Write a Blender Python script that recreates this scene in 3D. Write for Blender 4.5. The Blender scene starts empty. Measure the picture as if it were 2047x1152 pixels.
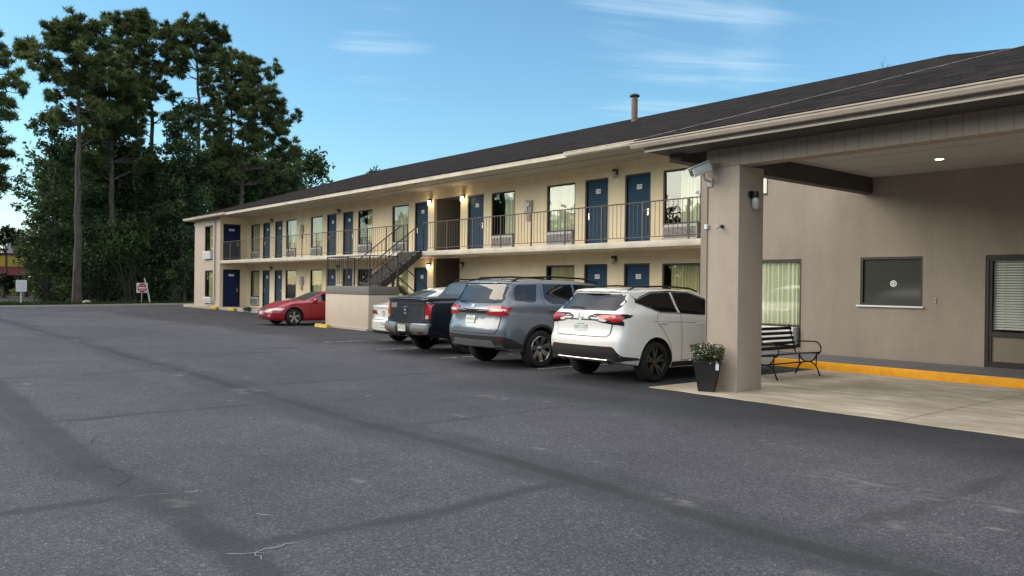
import bpy, bmesh, math, random
import numpy as np
from mathutils import Vector, Matrix
from mathutils.bvhtree import BVHTree
from mathutils.geometry import delaunay_2d_cdt

random.seed(7)
rng = np.random.default_rng(11)
SC = bpy.context.scene
COL = SC.collection
PI = math.pi

# ------------------------------------------------------------------ materials
def nodes_of(name):
    m = bpy.data.materials.new(name)
    m.use_nodes = True
    nt = m.node_tree
    return m, nt, nt.nodes['Principled BSDF']

def mat(name, c, rough=.6, metal=0., spec=.5, coat=0., emis=None, estr=0.):
    m, nt, b = nodes_of(name)
    b.inputs['Base Color'].default_value = (*c, 1)
    b.inputs['Roughness'].default_value = rough
    b.inputs['Metallic'].default_value = metal
    b.inputs['Specular IOR Level'].default_value = spec
    if coat:
        b.inputs['Coat Weight'].default_value = coat
        b.inputs['Coat Roughness'].default_value = .04
    if emis:
        b.inputs['Emission Color'].default_value = (*emis, 1)
        b.inputs['Emission Strength'].default_value = estr
    return m

def noisy(name, c1, c2, scale=3., rough=.8, bump=0., bscale=None, stretch=(1, 1, 1), detail=6, c3=None, s3=.4, spec=.4, coat=0.):
    """two-tone noise colour (plus an optional large-scale third tone) with a noise bump"""
    m, nt, b = nodes_of(name)
    N, L = nt.nodes, nt.links
    tc = N.new('ShaderNodeTexCoord'); mp = N.new('ShaderNodeMapping')
    mp.inputs['Scale'].default_value = stretch
    L.new(tc.outputs['Object'], mp.inputs['Vector'])
    n = N.new('ShaderNodeTexNoise'); n.inputs['Scale'].default_value = scale; n.inputs['Detail'].default_value = detail
    n.inputs['Roughness'].default_value = .65
    L.new(mp.outputs['Vector'], n.inputs['Vector'])
    r = N.new('ShaderNodeValToRGB')
    r.color_ramp.elements[0].position = .35; r.color_ramp.elements[0].color = (*c1, 1)
    r.color_ramp.elements[1].position = .68; r.color_ramp.elements[1].color = (*c2, 1)
    L.new(n.outputs['Fac'], r.inputs['Fac'])
    out = r.outputs['Color']
    if c3:
        n3 = N.new('ShaderNodeTexNoise'); n3.inputs['Scale'].default_value = s3; n3.inputs['Detail'].default_value = 4
        L.new(tc.outputs['Object'], n3.inputs['Vector'])
        r3 = N.new('ShaderNodeValToRGB')
        r3.color_ramp.elements[0].position = .45; r3.color_ramp.elements[0].color = (0, 0, 0, 1)
        r3.color_ramp.elements[1].position = .7; r3.color_ramp.elements[1].color = (1, 1, 1, 1)
        L.new(n3.outputs['Fac'], r3.inputs['Fac'])
        mx = N.new('ShaderNodeMixRGB'); mx.inputs['Color2'].default_value = (*c3, 1)
        L.new(r3.outputs['Color'], mx.inputs['Fac']); L.new(out, mx.inputs['Color1'])
        out = mx.outputs['Color']
    L.new(out, b.inputs['Base Color'])
    b.inputs['Roughness'].default_value = rough
    b.inputs['Specular IOR Level'].default_value = spec
    if coat:
        b.inputs['Coat Weight'].default_value = coat
    if bump:
        n2 = N.new('ShaderNodeTexNoise'); n2.inputs['Scale'].default_value = bscale or scale * 4; n2.inputs['Detail'].default_value = 5
        L.new(mp.outputs['Vector'], n2.inputs['Vector'])
        bp = N.new('ShaderNodeBump'); bp.inputs['Strength'].default_value = bump; bp.inputs['Distance'].default_value = .02
        L.new(n2.outputs['Fac'], bp.inputs['Height']); L.new(bp.outputs['Normal'], b.inputs['Normal'])
    return m

def block_paint(name, c, var=.1, stain=None):
    """painted concrete block: faint courses, rolled-paint bump, uneven weathering"""
    m, nt, b = nodes_of(name)
    N, L = nt.nodes, nt.links
    tc = N.new('ShaderNodeTexCoord')
    sp = N.new('ShaderNodeSeparateXYZ'); L.new(tc.outputs['Object'], sp.inputs[0])
    ad = N.new('ShaderNodeMath'); ad.operation = 'ADD'
    L.new(sp.outputs['X'], ad.inputs[0]); L.new(sp.outputs['Y'], ad.inputs[1])
    cb = N.new('ShaderNodeCombineXYZ'); L.new(ad.outputs[0], cb.inputs['X']); L.new(sp.outputs['Z'], cb.inputs['Y'])
    br = N.new('ShaderNodeTexBrick'); br.inputs['Scale'].default_value = 1.
    br.inputs['Brick Width'].default_value = .4; br.inputs['Row Height'].default_value = .2
    br.inputs['Mortar Size'].default_value = .006; br.inputs['Mortar Smooth'].default_value = .6
    br.inputs['Color1'].default_value = (1, 1, 1, 1); br.inputs['Color2'].default_value = (.97, .97, .97, 1)
    br.inputs['Mortar'].default_value = (.86, .86, .86, 1)
    L.new(cb.outputs[0], br.inputs['Vector'])
    n = N.new('ShaderNodeTexNoise'); n.inputs['Scale'].default_value = .9; n.inputs['Detail'].default_value = 8; n.inputs['Roughness'].default_value = .7
    mp = N.new('ShaderNodeMapping'); mp.inputs['Scale'].default_value = (1.4, 1.4, .55)
    L.new(tc.outputs['Object'], mp.inputs[0]); L.new(mp.outputs[0], n.inputs['Vector'])
    r = N.new('ShaderNodeValToRGB')
    lo = tuple(v * (1 - var) for v in c); hi = tuple(min(1, v * (1 + var)) for v in c)
    r.color_ramp.elements[0].position = .3; r.color_ramp.elements[0].color = (*lo, 1)
    r.color_ramp.elements[1].position = .7; r.color_ramp.elements[1].color = (*hi, 1)
    L.new(n.outputs['Fac'], r.inputs['Fac'])
    mx = N.new('ShaderNodeMixRGB'); mx.blend_type = 'MULTIPLY'; mx.inputs['Fac'].default_value = .55
    L.new(r.outputs['Color'], mx.inputs['Color1']); L.new(br.outputs['Color'], mx.inputs['Color2'])
    out = mx.outputs['Color']
    # scattered scuffs
    n4 = N.new('ShaderNodeTexNoise'); n4.inputs['Scale'].default_value = 3.2; n4.inputs['Detail'].default_value = 9; n4.inputs['Roughness'].default_value = .8
    L.new(tc.outputs['Object'], n4.inputs['Vector'])
    r4 = N.new('ShaderNodeValToRGB'); r4.color_ramp.elements[0].position = .66; r4.color_ramp.elements[0].color = (0, 0, 0, 1)
    r4.color_ramp.elements[1].position = .8; r4.color_ramp.elements[1].color = (.5, .5, .5, 1)
    L.new(n4.outputs['Fac'], r4.inputs['Fac'])
    m2 = N.new('ShaderNodeMixRGB'); m2.inputs['Color2'].default_value = (*(stain or tuple(v * .6 for v in c)), 1)
    L.new(r4.outputs['Color'], m2.inputs['Fac']); L.new(out, m2.inputs['Color1'])
    L.new(m2.outputs['Color'], b.inputs['Base Color'])
    b.inputs['Roughness'].default_value = .75; b.inputs['Specular IOR Level'].default_value = .3
    n2 = N.new('ShaderNodeTexNoise'); n2.inputs['Scale'].default_value = 45; n2.inputs['Detail'].default_value = 4
    L.new(tc.outputs['Object'], n2.inputs['Vector'])
    mth = N.new('ShaderNodeMath'); mth.operation = 'MULTIPLY_ADD'; mth.inputs[1].default_value = .25
    L.new(n2.outputs['Fac'], mth.inputs[0])
    bw = N.new('ShaderNodeRGBToBW'); L.new(br.outputs['Color'], bw.inputs[0]); L.new(bw.outputs[0], mth.inputs[2])
    bp = N.new('ShaderNodeBump'); bp.inputs['Strength'].default_value = .3; bp.inputs['Distance'].default_value = .012
    L.new(mth.outputs[0], bp.inputs['Height']); L.new(bp.outputs['Normal'], b.inputs['Normal'])
    return m

def leafmat(name, c1, c2, c3, trans=.25):
    m, nt, b = nodes_of(name)
    N, L = nt.nodes, nt.links
    g = N.new('ShaderNodeNewGeometry')
    r = N.new('ShaderNodeValToRGB')
    r.color_ramp.elements[0].position = 0; r.color_ramp.elements[0].color = (*c1, 1)
    r.color_ramp.elements[1].position = 1; r.color_ramp.elements[1].color = (*c3, 1)
    e = r.color_ramp.elements.new(.55); e.color = (*c2, 1)
    tc = N.new('ShaderNodeTexCoord')
    n = N.new('ShaderNodeTexNoise'); n.inputs['Scale'].default_value = .55; n.inputs['Detail'].default_value = 3
    L.new(tc.outputs['Object'], n.inputs['Vector'])
    a = N.new('ShaderNodeMath'); a.operation = 'MULTIPLY_ADD'; a.inputs[1].default_value = .45
    L.new(g.outputs['Random Per Island'], a.inputs[0])
    s = N.new('ShaderNodeMath'); s.operation = 'MULTIPLY_ADD'; s.inputs[1].default_value = 1.6; s.inputs[2].default_value = -.52
    L.new(n.outputs['Fac'], s.inputs[0]); L.new(s.outputs[0], a.inputs[2])
    L.new(a.outputs[0], r.inputs['Fac'])
    L.new(r.outputs['Color'], b.inputs['Base Color'])
    b.inputs['Roughness'].default_value = .65
    b.inputs['Specular IOR Level'].default_value = .2
    if trans:
        t = N.new('ShaderNodeBsdfTranslucent'); L.new(r.outputs['Color'], t.inputs['Color'])
        mx = N.new('ShaderNodeMixShader'); mx.inputs['Fac'].default_value = trans
        L.new(b.outputs[0], mx.inputs[1]); L.new(t.outputs[0], mx.inputs[2])
        L.new(mx.outputs[0], N['Material Output'].inputs['Surface'])
    return m

def pane_glass(name, tint=(.93, .95, .93), f=1.45, base=.055):
    """window pane: see-through with a Fresnel reflection"""
    m, nt, b = nodes_of(name)
    N, L = nt.nodes, nt.links
    N.remove(b)
    t = N.new('ShaderNodeBsdfTransparent'); t.inputs['Color'].default_value = (*tint, 1)
    g = N.new('ShaderNodeBsdfGlossy'); g.inputs['Roughness'].default_value = .02
    tc = N.new('ShaderNodeTexCoord'); n = N.new('ShaderNodeTexNoise'); n.inputs['Scale'].default_value = 1.3
    L.new(tc.outputs['Object'], n.inputs['Vector'])
    bp = N.new('ShaderNodeBump'); bp.inputs['Strength'].default_value = .04; bp.inputs['Distance'].default_value = .05
    L.new(n.outputs['Fac'], bp.inputs['Height']); L.new(bp.outputs['Normal'], g.inputs['Normal'])
    ge = N.new('ShaderNodeNewGeometry'); dt = N.new('ShaderNodeVectorMath'); dt.operation = 'DOT_PRODUCT'
    L.new(ge.outputs['Normal'], dt.inputs[0]); L.new(ge.outputs['Incoming'], dt.inputs[1])
    def mm(op, a, b):
        q = N.new('ShaderNodeMath'); q.operation = op
        for i, v in enumerate((a, b)):
            if v is None: continue
            if isinstance(v, (int, float)): q.inputs[i].default_value = v
            else: L.new(v, q.inputs[i])
        return q.outputs[0]
    sch = mm('POWER', mm('SUBTRACT', 1., mm('ABSOLUTE', dt.outputs['Value'], None)), 5.)
    ad = N.new('ShaderNodeMath'); ad.operation = 'MULTIPLY_ADD'; ad.inputs[1].default_value = .9; ad.inputs[2].default_value = base; ad.use_clamp = True
    L.new(sch, ad.inputs[0])
    mx = N.new('ShaderNodeMixShader')
    L.new(ad.outputs[0], mx.inputs['Fac']); L.new(t.outputs[0], mx.inputs[1]); L.new(g.outputs[0], mx.inputs[2])
    L.new(mx.outputs[0], N['Material Output'].inputs['Surface'])
    return m

def asphalt_mat():
    m, nt, b = nodes_of('asphalt')
    N, L = nt.nodes, nt.links
    tc = N.new('ShaderNodeTexCoord')
    def noise(s, d=5, r=.6):
        n = N.new('ShaderNodeTexNoise'); n.inputs['Scale'].default_value = s; n.inputs['Detail'].default_value = d; n.inputs['Roughness'].default_value = r
        L.new(tc.outputs['Object'], n.inputs['Vector']); return n.outputs['Fac']
    def ramp(src, stops):
        r = N.new('ShaderNodeValToRGB')
        els = r.color_ramp.elements
        els[0].position, els[0].color = stops[0][0], (*stops[0][1], 1)
        els[1].position, els[1].color = stops[-1][0], (*stops[-1][1], 1)
        for p, c in stops[1:-1]:
            e = els.new(p); e.color = (*c, 1)
        L.new(src, r.inputs['Fac']); return r.outputs['Color']
    def mix(fac, a, bcol, mode='MIX'):
        x = N.new('ShaderNodeMixRGB'); x.blend_type = mode
        if isinstance(fac, float): x.inputs['Fac'].default_value = fac
        else: L.new(fac, x.inputs['Fac'])
        L.new(a, x.inputs['Color1'])
        if isinstance(bcol, tuple): x.inputs['Color2'].default_value = (*bcol, 1)
        else: L.new(bcol, x.inputs['Color2'])
        return x.outputs['Color']
    v = N.new('ShaderNodeTexVoronoi'); v.inputs['Scale'].default_value = 84; L.new(tc.outputs['Object'], v.inputs['Vector'])
    stones = ramp(v.outputs['Color'], [(0., (.024, .0245, .031)), (.45, (.062, .064, .076)), (.78, (.122, .126, .143)), (1., (.35, .355, .375))])
    fine = ramp(noise(28, 5, .8), [(.33, (.027, .0275, .034)), (.52, (.072, .074, .086)), (.74, (.165, .17, .186))])
    col = mix(.42, stones, fine)
    big = ramp(noise(.35, 6, .6), [(.3, (.78, .78, .8)), (.7, (1.16, 1.15, 1.14))])
    col = mix(1., col, big, 'MULTIPLY')
    mid = ramp(noise(2.2, 7, .7), [(.3, (.82, .82, .82)), (.72, (1.14, 1.14, 1.14))])
    col = mix(.8, col, mid, 'MULTIPLY')
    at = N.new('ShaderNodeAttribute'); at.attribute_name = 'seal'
    at2 = N.new('ShaderNodeAttribute'); at2.attribute_name = 'scuff'
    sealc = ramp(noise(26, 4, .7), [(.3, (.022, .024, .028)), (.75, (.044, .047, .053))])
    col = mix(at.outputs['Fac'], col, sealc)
    col = mix(at2.outputs['Fac'], col, (.36, .355, .33))
    L.new(col, b.inputs['Base Color'])
    b.inputs['Roughness'].default_value = .82; b.inputs['Specular IOR Level'].default_value = .35
    bp = N.new('ShaderNodeBump'); bp.inputs['Strength'].default_value = .55; bp.inputs['Distance'].default_value = .012
    ad = N.new('ShaderNodeMath'); ad.operation = 'ADD'
    L.new(noise(70, 3, .7), ad.inputs[0]); L.new(v.outputs['Distance'], ad.inputs[1])
    L.new(ad.outputs[0], bp.inputs['Height']); L.new(bp.outputs['Normal'], b.inputs['Normal'])
    return m

def shingle_mat():
    m, nt, b = nodes_of('roof_shingles')
    N, L = nt.nodes, nt.links
    tc = N.new('ShaderNodeTexCoord')
    br = N.new('ShaderNodeTexBrick'); br.inputs['Scale'].default_value = 1.
    br.inputs['Brick Width'].default_value = .32; br.inputs['Row Height'].default_value = .135
    br.inputs['Mortar Size'].default_value = .012; br.inputs['Mortar Smooth'].default_value = .3
    br.inputs['Color1'].default_value = (.011, .0092, .0085, 1); br.inputs['Color2'].default_value = (.034, .0275, .025, 1)
    br.inputs['Mortar'].default_value = (.008, .007, .007, 1); br.inputs['Bias'].default_value = -.1
    L.new(tc.outputs['Object'], br.inputs['Vector'])
    n = N.new('ShaderNodeTexNoise'); n.inputs['Scale'].default_value = 1.1; n.inputs['Detail'].default_value = 9; n.inputs['Roughness'].default_value = .78
    mpp = N.new('ShaderNodeMapping'); mpp.inputs['Scale'].default_value = (1, 3.2, 1); L.new(tc.outputs['Object'], mpp.inputs[0]); L.new(mpp.outputs[0], n.inputs['Vector'])
    r = N.new('ShaderNodeValToRGB'); r.color_ramp.elements[0].position = .34; r.color_ramp.elements[0].color = (.45, .45, .47, 1)
    r.color_ramp.elements[1].position = .72; r.color_ramp.elements[1].color = (1.75, 1.62, 1.55, 1)
    L.new(n.outputs['Fac'], r.inputs['Fac'])
    mx = N.new('ShaderNodeMixRGB'); mx.blend_type = 'MULTIPLY'; mx.inputs['Fac'].default_value = 1
    L.new(br.outputs['Color'], mx.inputs['Color1']); L.new(r.outputs['Color'], mx.inputs['Color2'])
    L.new(mx.outputs['Color'], b.inputs['Base Color'])
    b.inputs['Roughness'].default_value = .95; b.inputs['Specular IOR Level'].default_value = .08
    bp = N.new('ShaderNodeBump'); bp.inputs['Strength'].default_value = .7; bp.inputs['Distance'].default_value = .02
    bw = N.new('ShaderNodeRGBToBW'); L.new(br.outputs['Color'], bw.inputs[0])
    L.new(bw.outputs[0], bp.inputs['Height']); L.new(bp.outputs['Normal'], b.inputs['Normal'])
    return m

def siding_mat(name, c):
    """grooved plywood siding: vertical grooves every 0.2 m"""
    m, nt, b = nodes_of(name)
    N, L = nt.nodes, nt.links
    tc = N.new('ShaderNodeTexCoord'); sp = N.new('ShaderNodeSeparateXYZ'); L.new(tc.outputs['Object'], sp.inputs[0])
    md = N.new('ShaderNodeMath'); md.operation = 'PINGPONG'; md.inputs[1].default_value = .1; L.new(sp.outputs['X'], md.inputs[0])
    r = N.new('ShaderNodeValToRGB'); r.color_ramp.elements[0].position = .0; r.color_ramp.elements[0].color = (.58, .58, .58, 1)
    r.color_ramp.elements[1].position = .010; r.color_ramp.elements[1].color = (1, 1, 1, 1)
    L.new(md.outputs[0], r.inputs['Fac'])
    mx = N.new('ShaderNodeMixRGB'); mx.blend_type = 'MULTIPLY'; mx.inputs['Fac'].default_value = 1; mx.inputs['Color1'].default_value = (*c, 1)
    L.new(r.outputs['Color'], mx.inputs['Color2'])
    L.new(mx.outputs['Color'], b.inputs['Base Color']); b.inputs['Roughness'].default_value = .75
    return m

M = {}
M['cream'] = block_paint('cream_wall_paint', (.82, .68, .455), .09)
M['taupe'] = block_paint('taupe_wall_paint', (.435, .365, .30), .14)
M['lobby'] = block_paint('lobby_shaded_taupe', (.31, .262, .214), .14)  # the pillar's taupe, darkened to carry the shade under the canopy
M['endwall'] = block_paint('pale_tan_wall_paint', (.56, .475, .385), .06)
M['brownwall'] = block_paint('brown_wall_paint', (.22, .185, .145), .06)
M['trim'] = noisy('cream_trim', (.64, .57, .46), (.72, .65, .54), 5, .6, .1, c3=(.5, .44, .35), s3=1.3)
M['gutter'] = noisy('tan_gutter', (.40, .34, .28), (.46, .40, .33), 4, .5)
M['soffit'] = noisy('soffit_paint', (.40, .37, .31), (.45, .41, .35), 2, .7)
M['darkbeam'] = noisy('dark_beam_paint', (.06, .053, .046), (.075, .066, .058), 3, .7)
M['ceiling'] = noisy('canopy_ceiling', (.50, .465, .425), (.55, .515, .47), 1.5, .75)
M['shingle'] = shingle_mat()
M['siding'] = siding_mat('grooved_siding', (.36, .29, .225))
M['bluedoor'] = noisy('blue_door_paint', (.010, .046, .095), (.013, .056, .112), 2, .6, .03, spec=.2)
M['navydoor'] = noisy('navy_door_paint', (.006, .018, .065), (.008, .022, .08), 2, .6, spec=.25)
M['bronze'] = mat('dark_bronze_frame', (.022, .016, .012), .45)
M['rail'] = noisy('painted_rail', (.085, .07, .055), (.12, .10, .08), 8, .5)
M['darksteel'] = noisy('dark_stair_steel', (.035, .03, .026), (.06, .052, .045), 6, .6)
M['white'] = mat('white_plastic', (.78, .78, .76), .45)
M['acgrey'] = noisy('ac_unit_paint', (.50, .49, .47), (.58, .57, .55), 6, .5)
M['curtain'] = noisy('pale_curtain', (.80, .80, .60), (.88, .87, .70), 3, .85, stretch=(6, 1, .4))
M['curtain2'] = noisy('tan_curtain', (.68, .61, .37), (.78, .71, .46), 3, .85, stretch=(6, 1, .4))
M['glass'] = pane_glass('window_pane')
M['darkglass'] = mat('dark_pane', (.055, .060, .050), .12, 0, .6)
M['interior'] = mat('dark_interior', (.02, .018, .016), .9)  # near-black backing behind panes, unlit room darkness put into the colour
M['steel'] = mat('brushed_steel', (.62, .61, .58), .3, 1.)
M['chrome'] = mat('chrome', (.75, .75, .75), .12, 1.)
M['black'] = mat('black_paint', (.010, .010, .011), .5, 0, .25)
M['ink'] = mat('dark_ink', (.02, .02, .022), .7)
M['concrete'] = noisy('driveway_concrete', (.40, .35, .265), (.72, .645, .52), 1.9, .85, .25, 30, stretch=(.8, 2.0, 1), c3=(.36, .31, .235), s3=.6)
M['walk'] = noisy('grey_painted_walk', (.14, .145, .155), (.18, .185, .195), 2, .6, .1, 20)
M['oldwalk'] = noisy('old_concrete_walk', (.36, .33, .28), (.47, .43, .37), 2, .85, .2, 20)
M['yellow'] = noisy('yellow_kerb_paint', (.78, .34, .010), (.95, .45, .012), 5, .55, .15, 18)
M['yellowold'] = noisy('worn_yellow_paint', (.55, .38, .06), (.72, .52, .10), 8, .7)
M['line'] = noisy('worn_white_line', (.16, .16, .16), (.46, .46, .45), 9, .8, detail=9)
M['asphalt'] = asphalt_mat()
M['greyband'] = noisy('grey_band_paint', (.16, .155, .14), (.20, .195, .175), 2.5, .7)
M['bark'] = noisy('pine_bark', (.058, .045, .037), (.135, .107, .09), 5, .95, .6, 12, stretch=(1, 1, .3))
M['pine'] = leafmat('pine_needles', (.028, .048, .017), (.115, .155, .056), (.27, .29, .105), .4)
M['oak'] = leafmat('broad_leaves', (.013, .028, .011), (.056, .098, .038), (.16, .22, .082), .35)
M['vine'] = leafmat('vine_leaves', (.020, .046, .014), (.055, .11, .03), (.13, .21, .06), .35)
M['farleaf'] = leafmat('far_leaves', (.012, .018, .010), (.024, .036, .018), (.05, .07, .035), .1)
M['grass'] = leafmat('grass_blades', (.010, .022, .005), (.022, .045, .010), (.05, .08, .02), .1)
M['soil'] = noisy('dark_soil', (.012, .014, .008), (.028, .026, .016), 1.5, .95, .3)  # near-black soil tone, also on shrub stems
M['tyre'] = noisy('tyre_rubber', (.012, .012, .012), (.02, .02, .02), 20, .8)
M['redlens'] = mat('red_lens', (.42, .012, .018), .12, coat=.6)
M['darkred'] = mat('dark_red_lens', (.16, .008, .012), .15, coat=.6)
M['clearlens'] = mat('clear_lens', (.62, .60, .58), .08, .3, coat=.8)
M['carglass'] = mat('tinted_car_glass', (.006, .008, .010), .015, 0, .8)
M['lightglass'] = mat('windscreen_glass', (.05, .07, .075), .02, 0, 1.)
M['cladding'] = noisy('black_plastic_cladding', (.022, .022, .021), (.032, .031, .03), 30, .6)
M['lamp_on'] = mat('lit_lamp_glass', (.9, .8, .6), .4, emis=(1., .82, .52), estr=4.)
M['lamp_off'] = mat('frosted_lamp_glass', (.45, .41, .33), .15, coat=.5)
M['jar'] = mat('clear_jar_glass', (.55, .55, .52), .1, coat=.5)
M['downlight'] = mat('lit_downlight', (.9, .8, .6), .4, emis=(1., .84, .58), estr=7.)

# ------------------------------------------------------------------ mesh helpers
class MB:
    def __init__(s):
        s.v = []; s.f = []; s.m = []
    def add(s, verts, faces, mi=0):
        o = len(s.v)
        s.v += [tuple(p) for p in verts]
        s.f += [tuple(i + o for i in f) for f in faces]
        s.m += [mi] * len(faces)
        return s
    def box(s, x0, x1, y0, y1, z0, z1, mi=0):
        v = [(x, y, z) for z in (z0, z1) for y in (y0, y1) for x in (x0, x1)]
        return s.add(v, [(0, 2, 3, 1), (4, 5, 7, 6), (0, 1, 5, 4), (2, 6, 7, 3), (0, 4, 6, 2), (1, 3, 7, 5)], mi)
    def bevbox(s, x0, x1, y0, y1, z0, z1, b=.01, mi=0):
        bm = bmesh.new()
        bmesh.ops.create_cube(bm, size=1)
        for q in bm.verts:
            q.co = Vector(((x0 + x1) / 2 + q.co.x * (x1 - x0), (y0 + y1) / 2 + q.co.y * (y1 - y0), (z0 + z1) / 2 + q.co.z * (z1 - z0)))
        bmesh.ops.bevel(bm, geom=bm.edges[:], offset=b, segments=2, affect='EDGES', profile=.5)
        s.addbm(bm, mi); return s
    def addbm(s, bm, mi=0):
        bm.verts.index_update()
        s.add([q.co[:] for q in bm.verts], [[q.index for q in f.verts] for f in bm.faces], mi)
        bm.free()
    def quad(s, a, b, c, d, mi=0):
        return s.add([a, b, c, d], [(0, 1, 2, 3)], mi)
    def tube(s, pts, r, n=8, mi=0, cap=True):
        pts = [Vector(p) for p in pts]
        rs = r if isinstance(r, (list, tuple)) else [r] * len(pts)
        o = len(s.v)
        ov = pts[-1] - pts[0]
        up = Vector((0, 0, 1)) if ov.length < 1e-6 or abs(ov.normalized().z) < .8 else Vector((1, 0, 0))
        for i, p in enumerate(pts):
            t = (pts[min(i + 1, len(pts) - 1)] - pts[max(i - 1, 0)]).normalized()
            a = t.cross(up)
            if a.length < 1e-3: a = t.cross(Vector((.3, 1, .2)))
            a.normalize(); b = t.cross(a)
            for k in range(n):
                an = 2 * PI * k / n + (PI / n if n == 4 else 0)
                s.v.append(tuple(p + (a * math.cos(an) + b * math.sin(an)) * rs[i]))
        for i in range(len(pts) - 1):
            for k in range(n):
                s.f.append((o + i * n + k, o + i * n + (k + 1) % n, o + (i + 1) * n + (k + 1) % n, o + (i + 1) * n + k)); s.m.append(mi)
        if cap:
            s.f.append(tuple(o + k for k in range(n - 1, -1, -1))); s.m.append(mi)
            e = o + (len(pts) - 1) * n
            s.f.append(tuple(e + k for k in range(n))); s.m.append(mi)
        return s
    def lathe(s, prof, c=(0, 0, 0), axis='z', n=24, mi=0, close=False):
        """prof: list of (radius, height along the axis)"""
        o = len(s.v)
        for (r, h) in prof:
            for k in range(n):
                a = 2 * PI * k / n; x, y = r * math.cos(a), r * math.sin(a)
                if axis == 'z': p = (c[0] + x, c[1] + y, c[2] + h)
                elif axis == 'x': p = (c[0] + h, c[1] + x, c[2] + y)
                else: p = (c[0] + x, c[1] + h, c[2] + y)
                s.v.append(p)
        for i in range(len(prof) - 1):
            for k in range(n):
                s.f.append((o + i * n + k, o + i * n + (k + 1) % n, o + (i + 1) * n + (k + 1) % n, o + (i + 1) * n + k)); s.m.append(mi)
        if not close:
            if prof[0][0] > 1e-4: s.f.append(tuple(o + k for k in range(n - 1, -1, -1))); s.m.append(mi)
            e = o + (len(prof) - 1) * n
            if prof[-1][0] > 1e-4: s.f.append(tuple(e + k for k in range(n))); s.m.append(mi)
        return s
    def prism(s, poly, y0, y1, plane='xz', mi=0):
        """extrude a 2D polygon between two depths"""
        n = len(poly)
        def P(u, w, d):
            return (u, d, w) if plane == 'xz' else ((d, u, w) if plane == 'yz' else (u, w, d))
        v = [P(u, w, y0) for u, w in poly] + [P(u, w, y1) for u, w in poly]
        f = [tuple(range(n)), tuple(range(2 * n - 1, n - 1, -1))]
        f += [(i, i + n, (i + 1) % n + n, (i + 1) % n) for i in range(n)]
        return s.add(v, f, mi)
    def build(s, name, mats, parent=None, smooth=False, ang=35, world=True):
        me = bpy.data.meshes.new(name)
        me.from_pydata(s.v, [], s.f)
        mats = mats if isinstance(mats, (list, tuple)) else [mats]
        for q in mats: me.materials.append(q)
        if any(s.m): me.polygons.foreach_set('material_index', s.m)
        bm = bmesh.new(); bm.from_mesh(me); bmesh.ops.recalc_face_normals(bm, faces=bm.faces[:]); bm.to_mesh(me); bm.free()
        if smooth:
            me.polygons.foreach_set('use_smooth', [True] * len(me.polygons))
            me.set_sharp_from_angle(angle=math.radians(ang))
        me.update()
        return link(name, me, parent, world)

def link(name, me, parent=None, world=True):
    o = bpy.data.objects.new(name, me); COL.objects.link(o)
    if parent is not None:
        o.parent = parent
        if world:
            p = parent; off = Vector((0, 0, 0))
            while p is not None: off += p.location; p = p.parent
            o.location = -off
    return o

def fast_mesh(name, V, F, m, parent=None, world=True):
    """numpy verts (n,3), faces (k, c) all with c corners"""
    me = bpy.data.meshes.new(name)
    V = np.asarray(V, np.float32); F = np.asarray(F, np.int32); c = F.shape[1]
    me.vertices.add(len(V)); me.vertices.foreach_set('co', V.ravel())
    me.loops.add(F.size); me.loops.foreach_set('vertex_index', F.ravel())
    me.polygons.add(len(F)); me.polygons.foreach_set('loop_start', np.arange(0, F.size, c, dtype=np.int32))
    me.update(calc_edges=True); me.validate()
    me.materials.append(m)
    return link(name, me, parent, world)

def tag(o, label=None, cat=None, group=None, kind=None):
    if label: o['label'] = label
    if cat: o['category'] = cat
    if group: o['group'] = group
    if kind: o['kind'] = kind
    return o

def thing(name, label, cat, loc=(0, 0, 0), rz=0, group=None):
    o = bpy.data.objects.new(name, None); COL.objects.link(o)
    o.empty_display_size = .3
    o.location = loc; o.rotation_euler = (0, 0, rz)
    return tag(o, label, cat, group)

def text_bm(txt, size):
    cu = bpy.data.curves.new('lettering', 'FONT'); cu.body = txt; cu.size = size; cu.align_x = 'CENTER'; cu.align_y = 'CENTER'
    cu.resolution_u = 2
    ob = bpy.data.objects.new('lettering', cu); COL.objects.link(ob)
    dg = bpy.context.evaluated_depsgraph_get(); dg.update()
    me = ob.evaluated_get(dg).to_mesh()
    V = [v.co.copy() for v in me.vertices]; F = [list(p.vertices) for p in me.polygons]
    ob.evaluated_get(dg).to_mesh_clear()
    bpy.data.objects.remove(ob); bpy.data.curves.remove(cu)
    return V, F

def add_text(mb, txt, size, fn, mi):
    V, F = text_bm(txt, size)
    mb.add([fn(v.x, v.y) for v in V], F, mi)

# ------------------------------------------------------------------ camera
H = 1.7; FPX = 1609.78; YAW = .883234; PITCH = -.0024406; ROLL = .0126460
def cam_basis():
    cy, sy = math.cos(YAW), math.sin(YAW)
    fwd = Vector((-sy * math.cos(PITCH), cy * math.cos(PITCH), math.sin(PITCH)))
    right = Vector((cy, sy, 0)); up = right.cross(fwd)
    r = right * math.cos(ROLL) + up * math.sin(ROLL); u = -right * math.sin(ROLL) + up * math.cos(ROLL)
    return r, u, fwd
CR, CU, CF = cam_basis()
cd = bpy.data.cameras.new('camera'); cam = bpy.data.objects.new('camera', cd); COL.objects.link(cam)
Rm = Matrix((CR, CU, -CF)).transposed()
cam.matrix_world = Matrix.Translation((0, 0, H)) @ Rm.to_4x4()
cd.sensor_width = 36; cd.lens = 36 * FPX / 2047; cd.clip_end = 3000; cd.clip_start = .1
SC.camera = cam
def at(px, py, dist):
    """world point seen at photo pixel (px, py), at horizontal distance dist"""
    d = CR * ((px - 1023.5) / FPX) + CU * ((576 - py) / FPX) + CF
    return Vector((0, 0, H)) + d * (dist / math.hypot(d.x, d.y))
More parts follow.
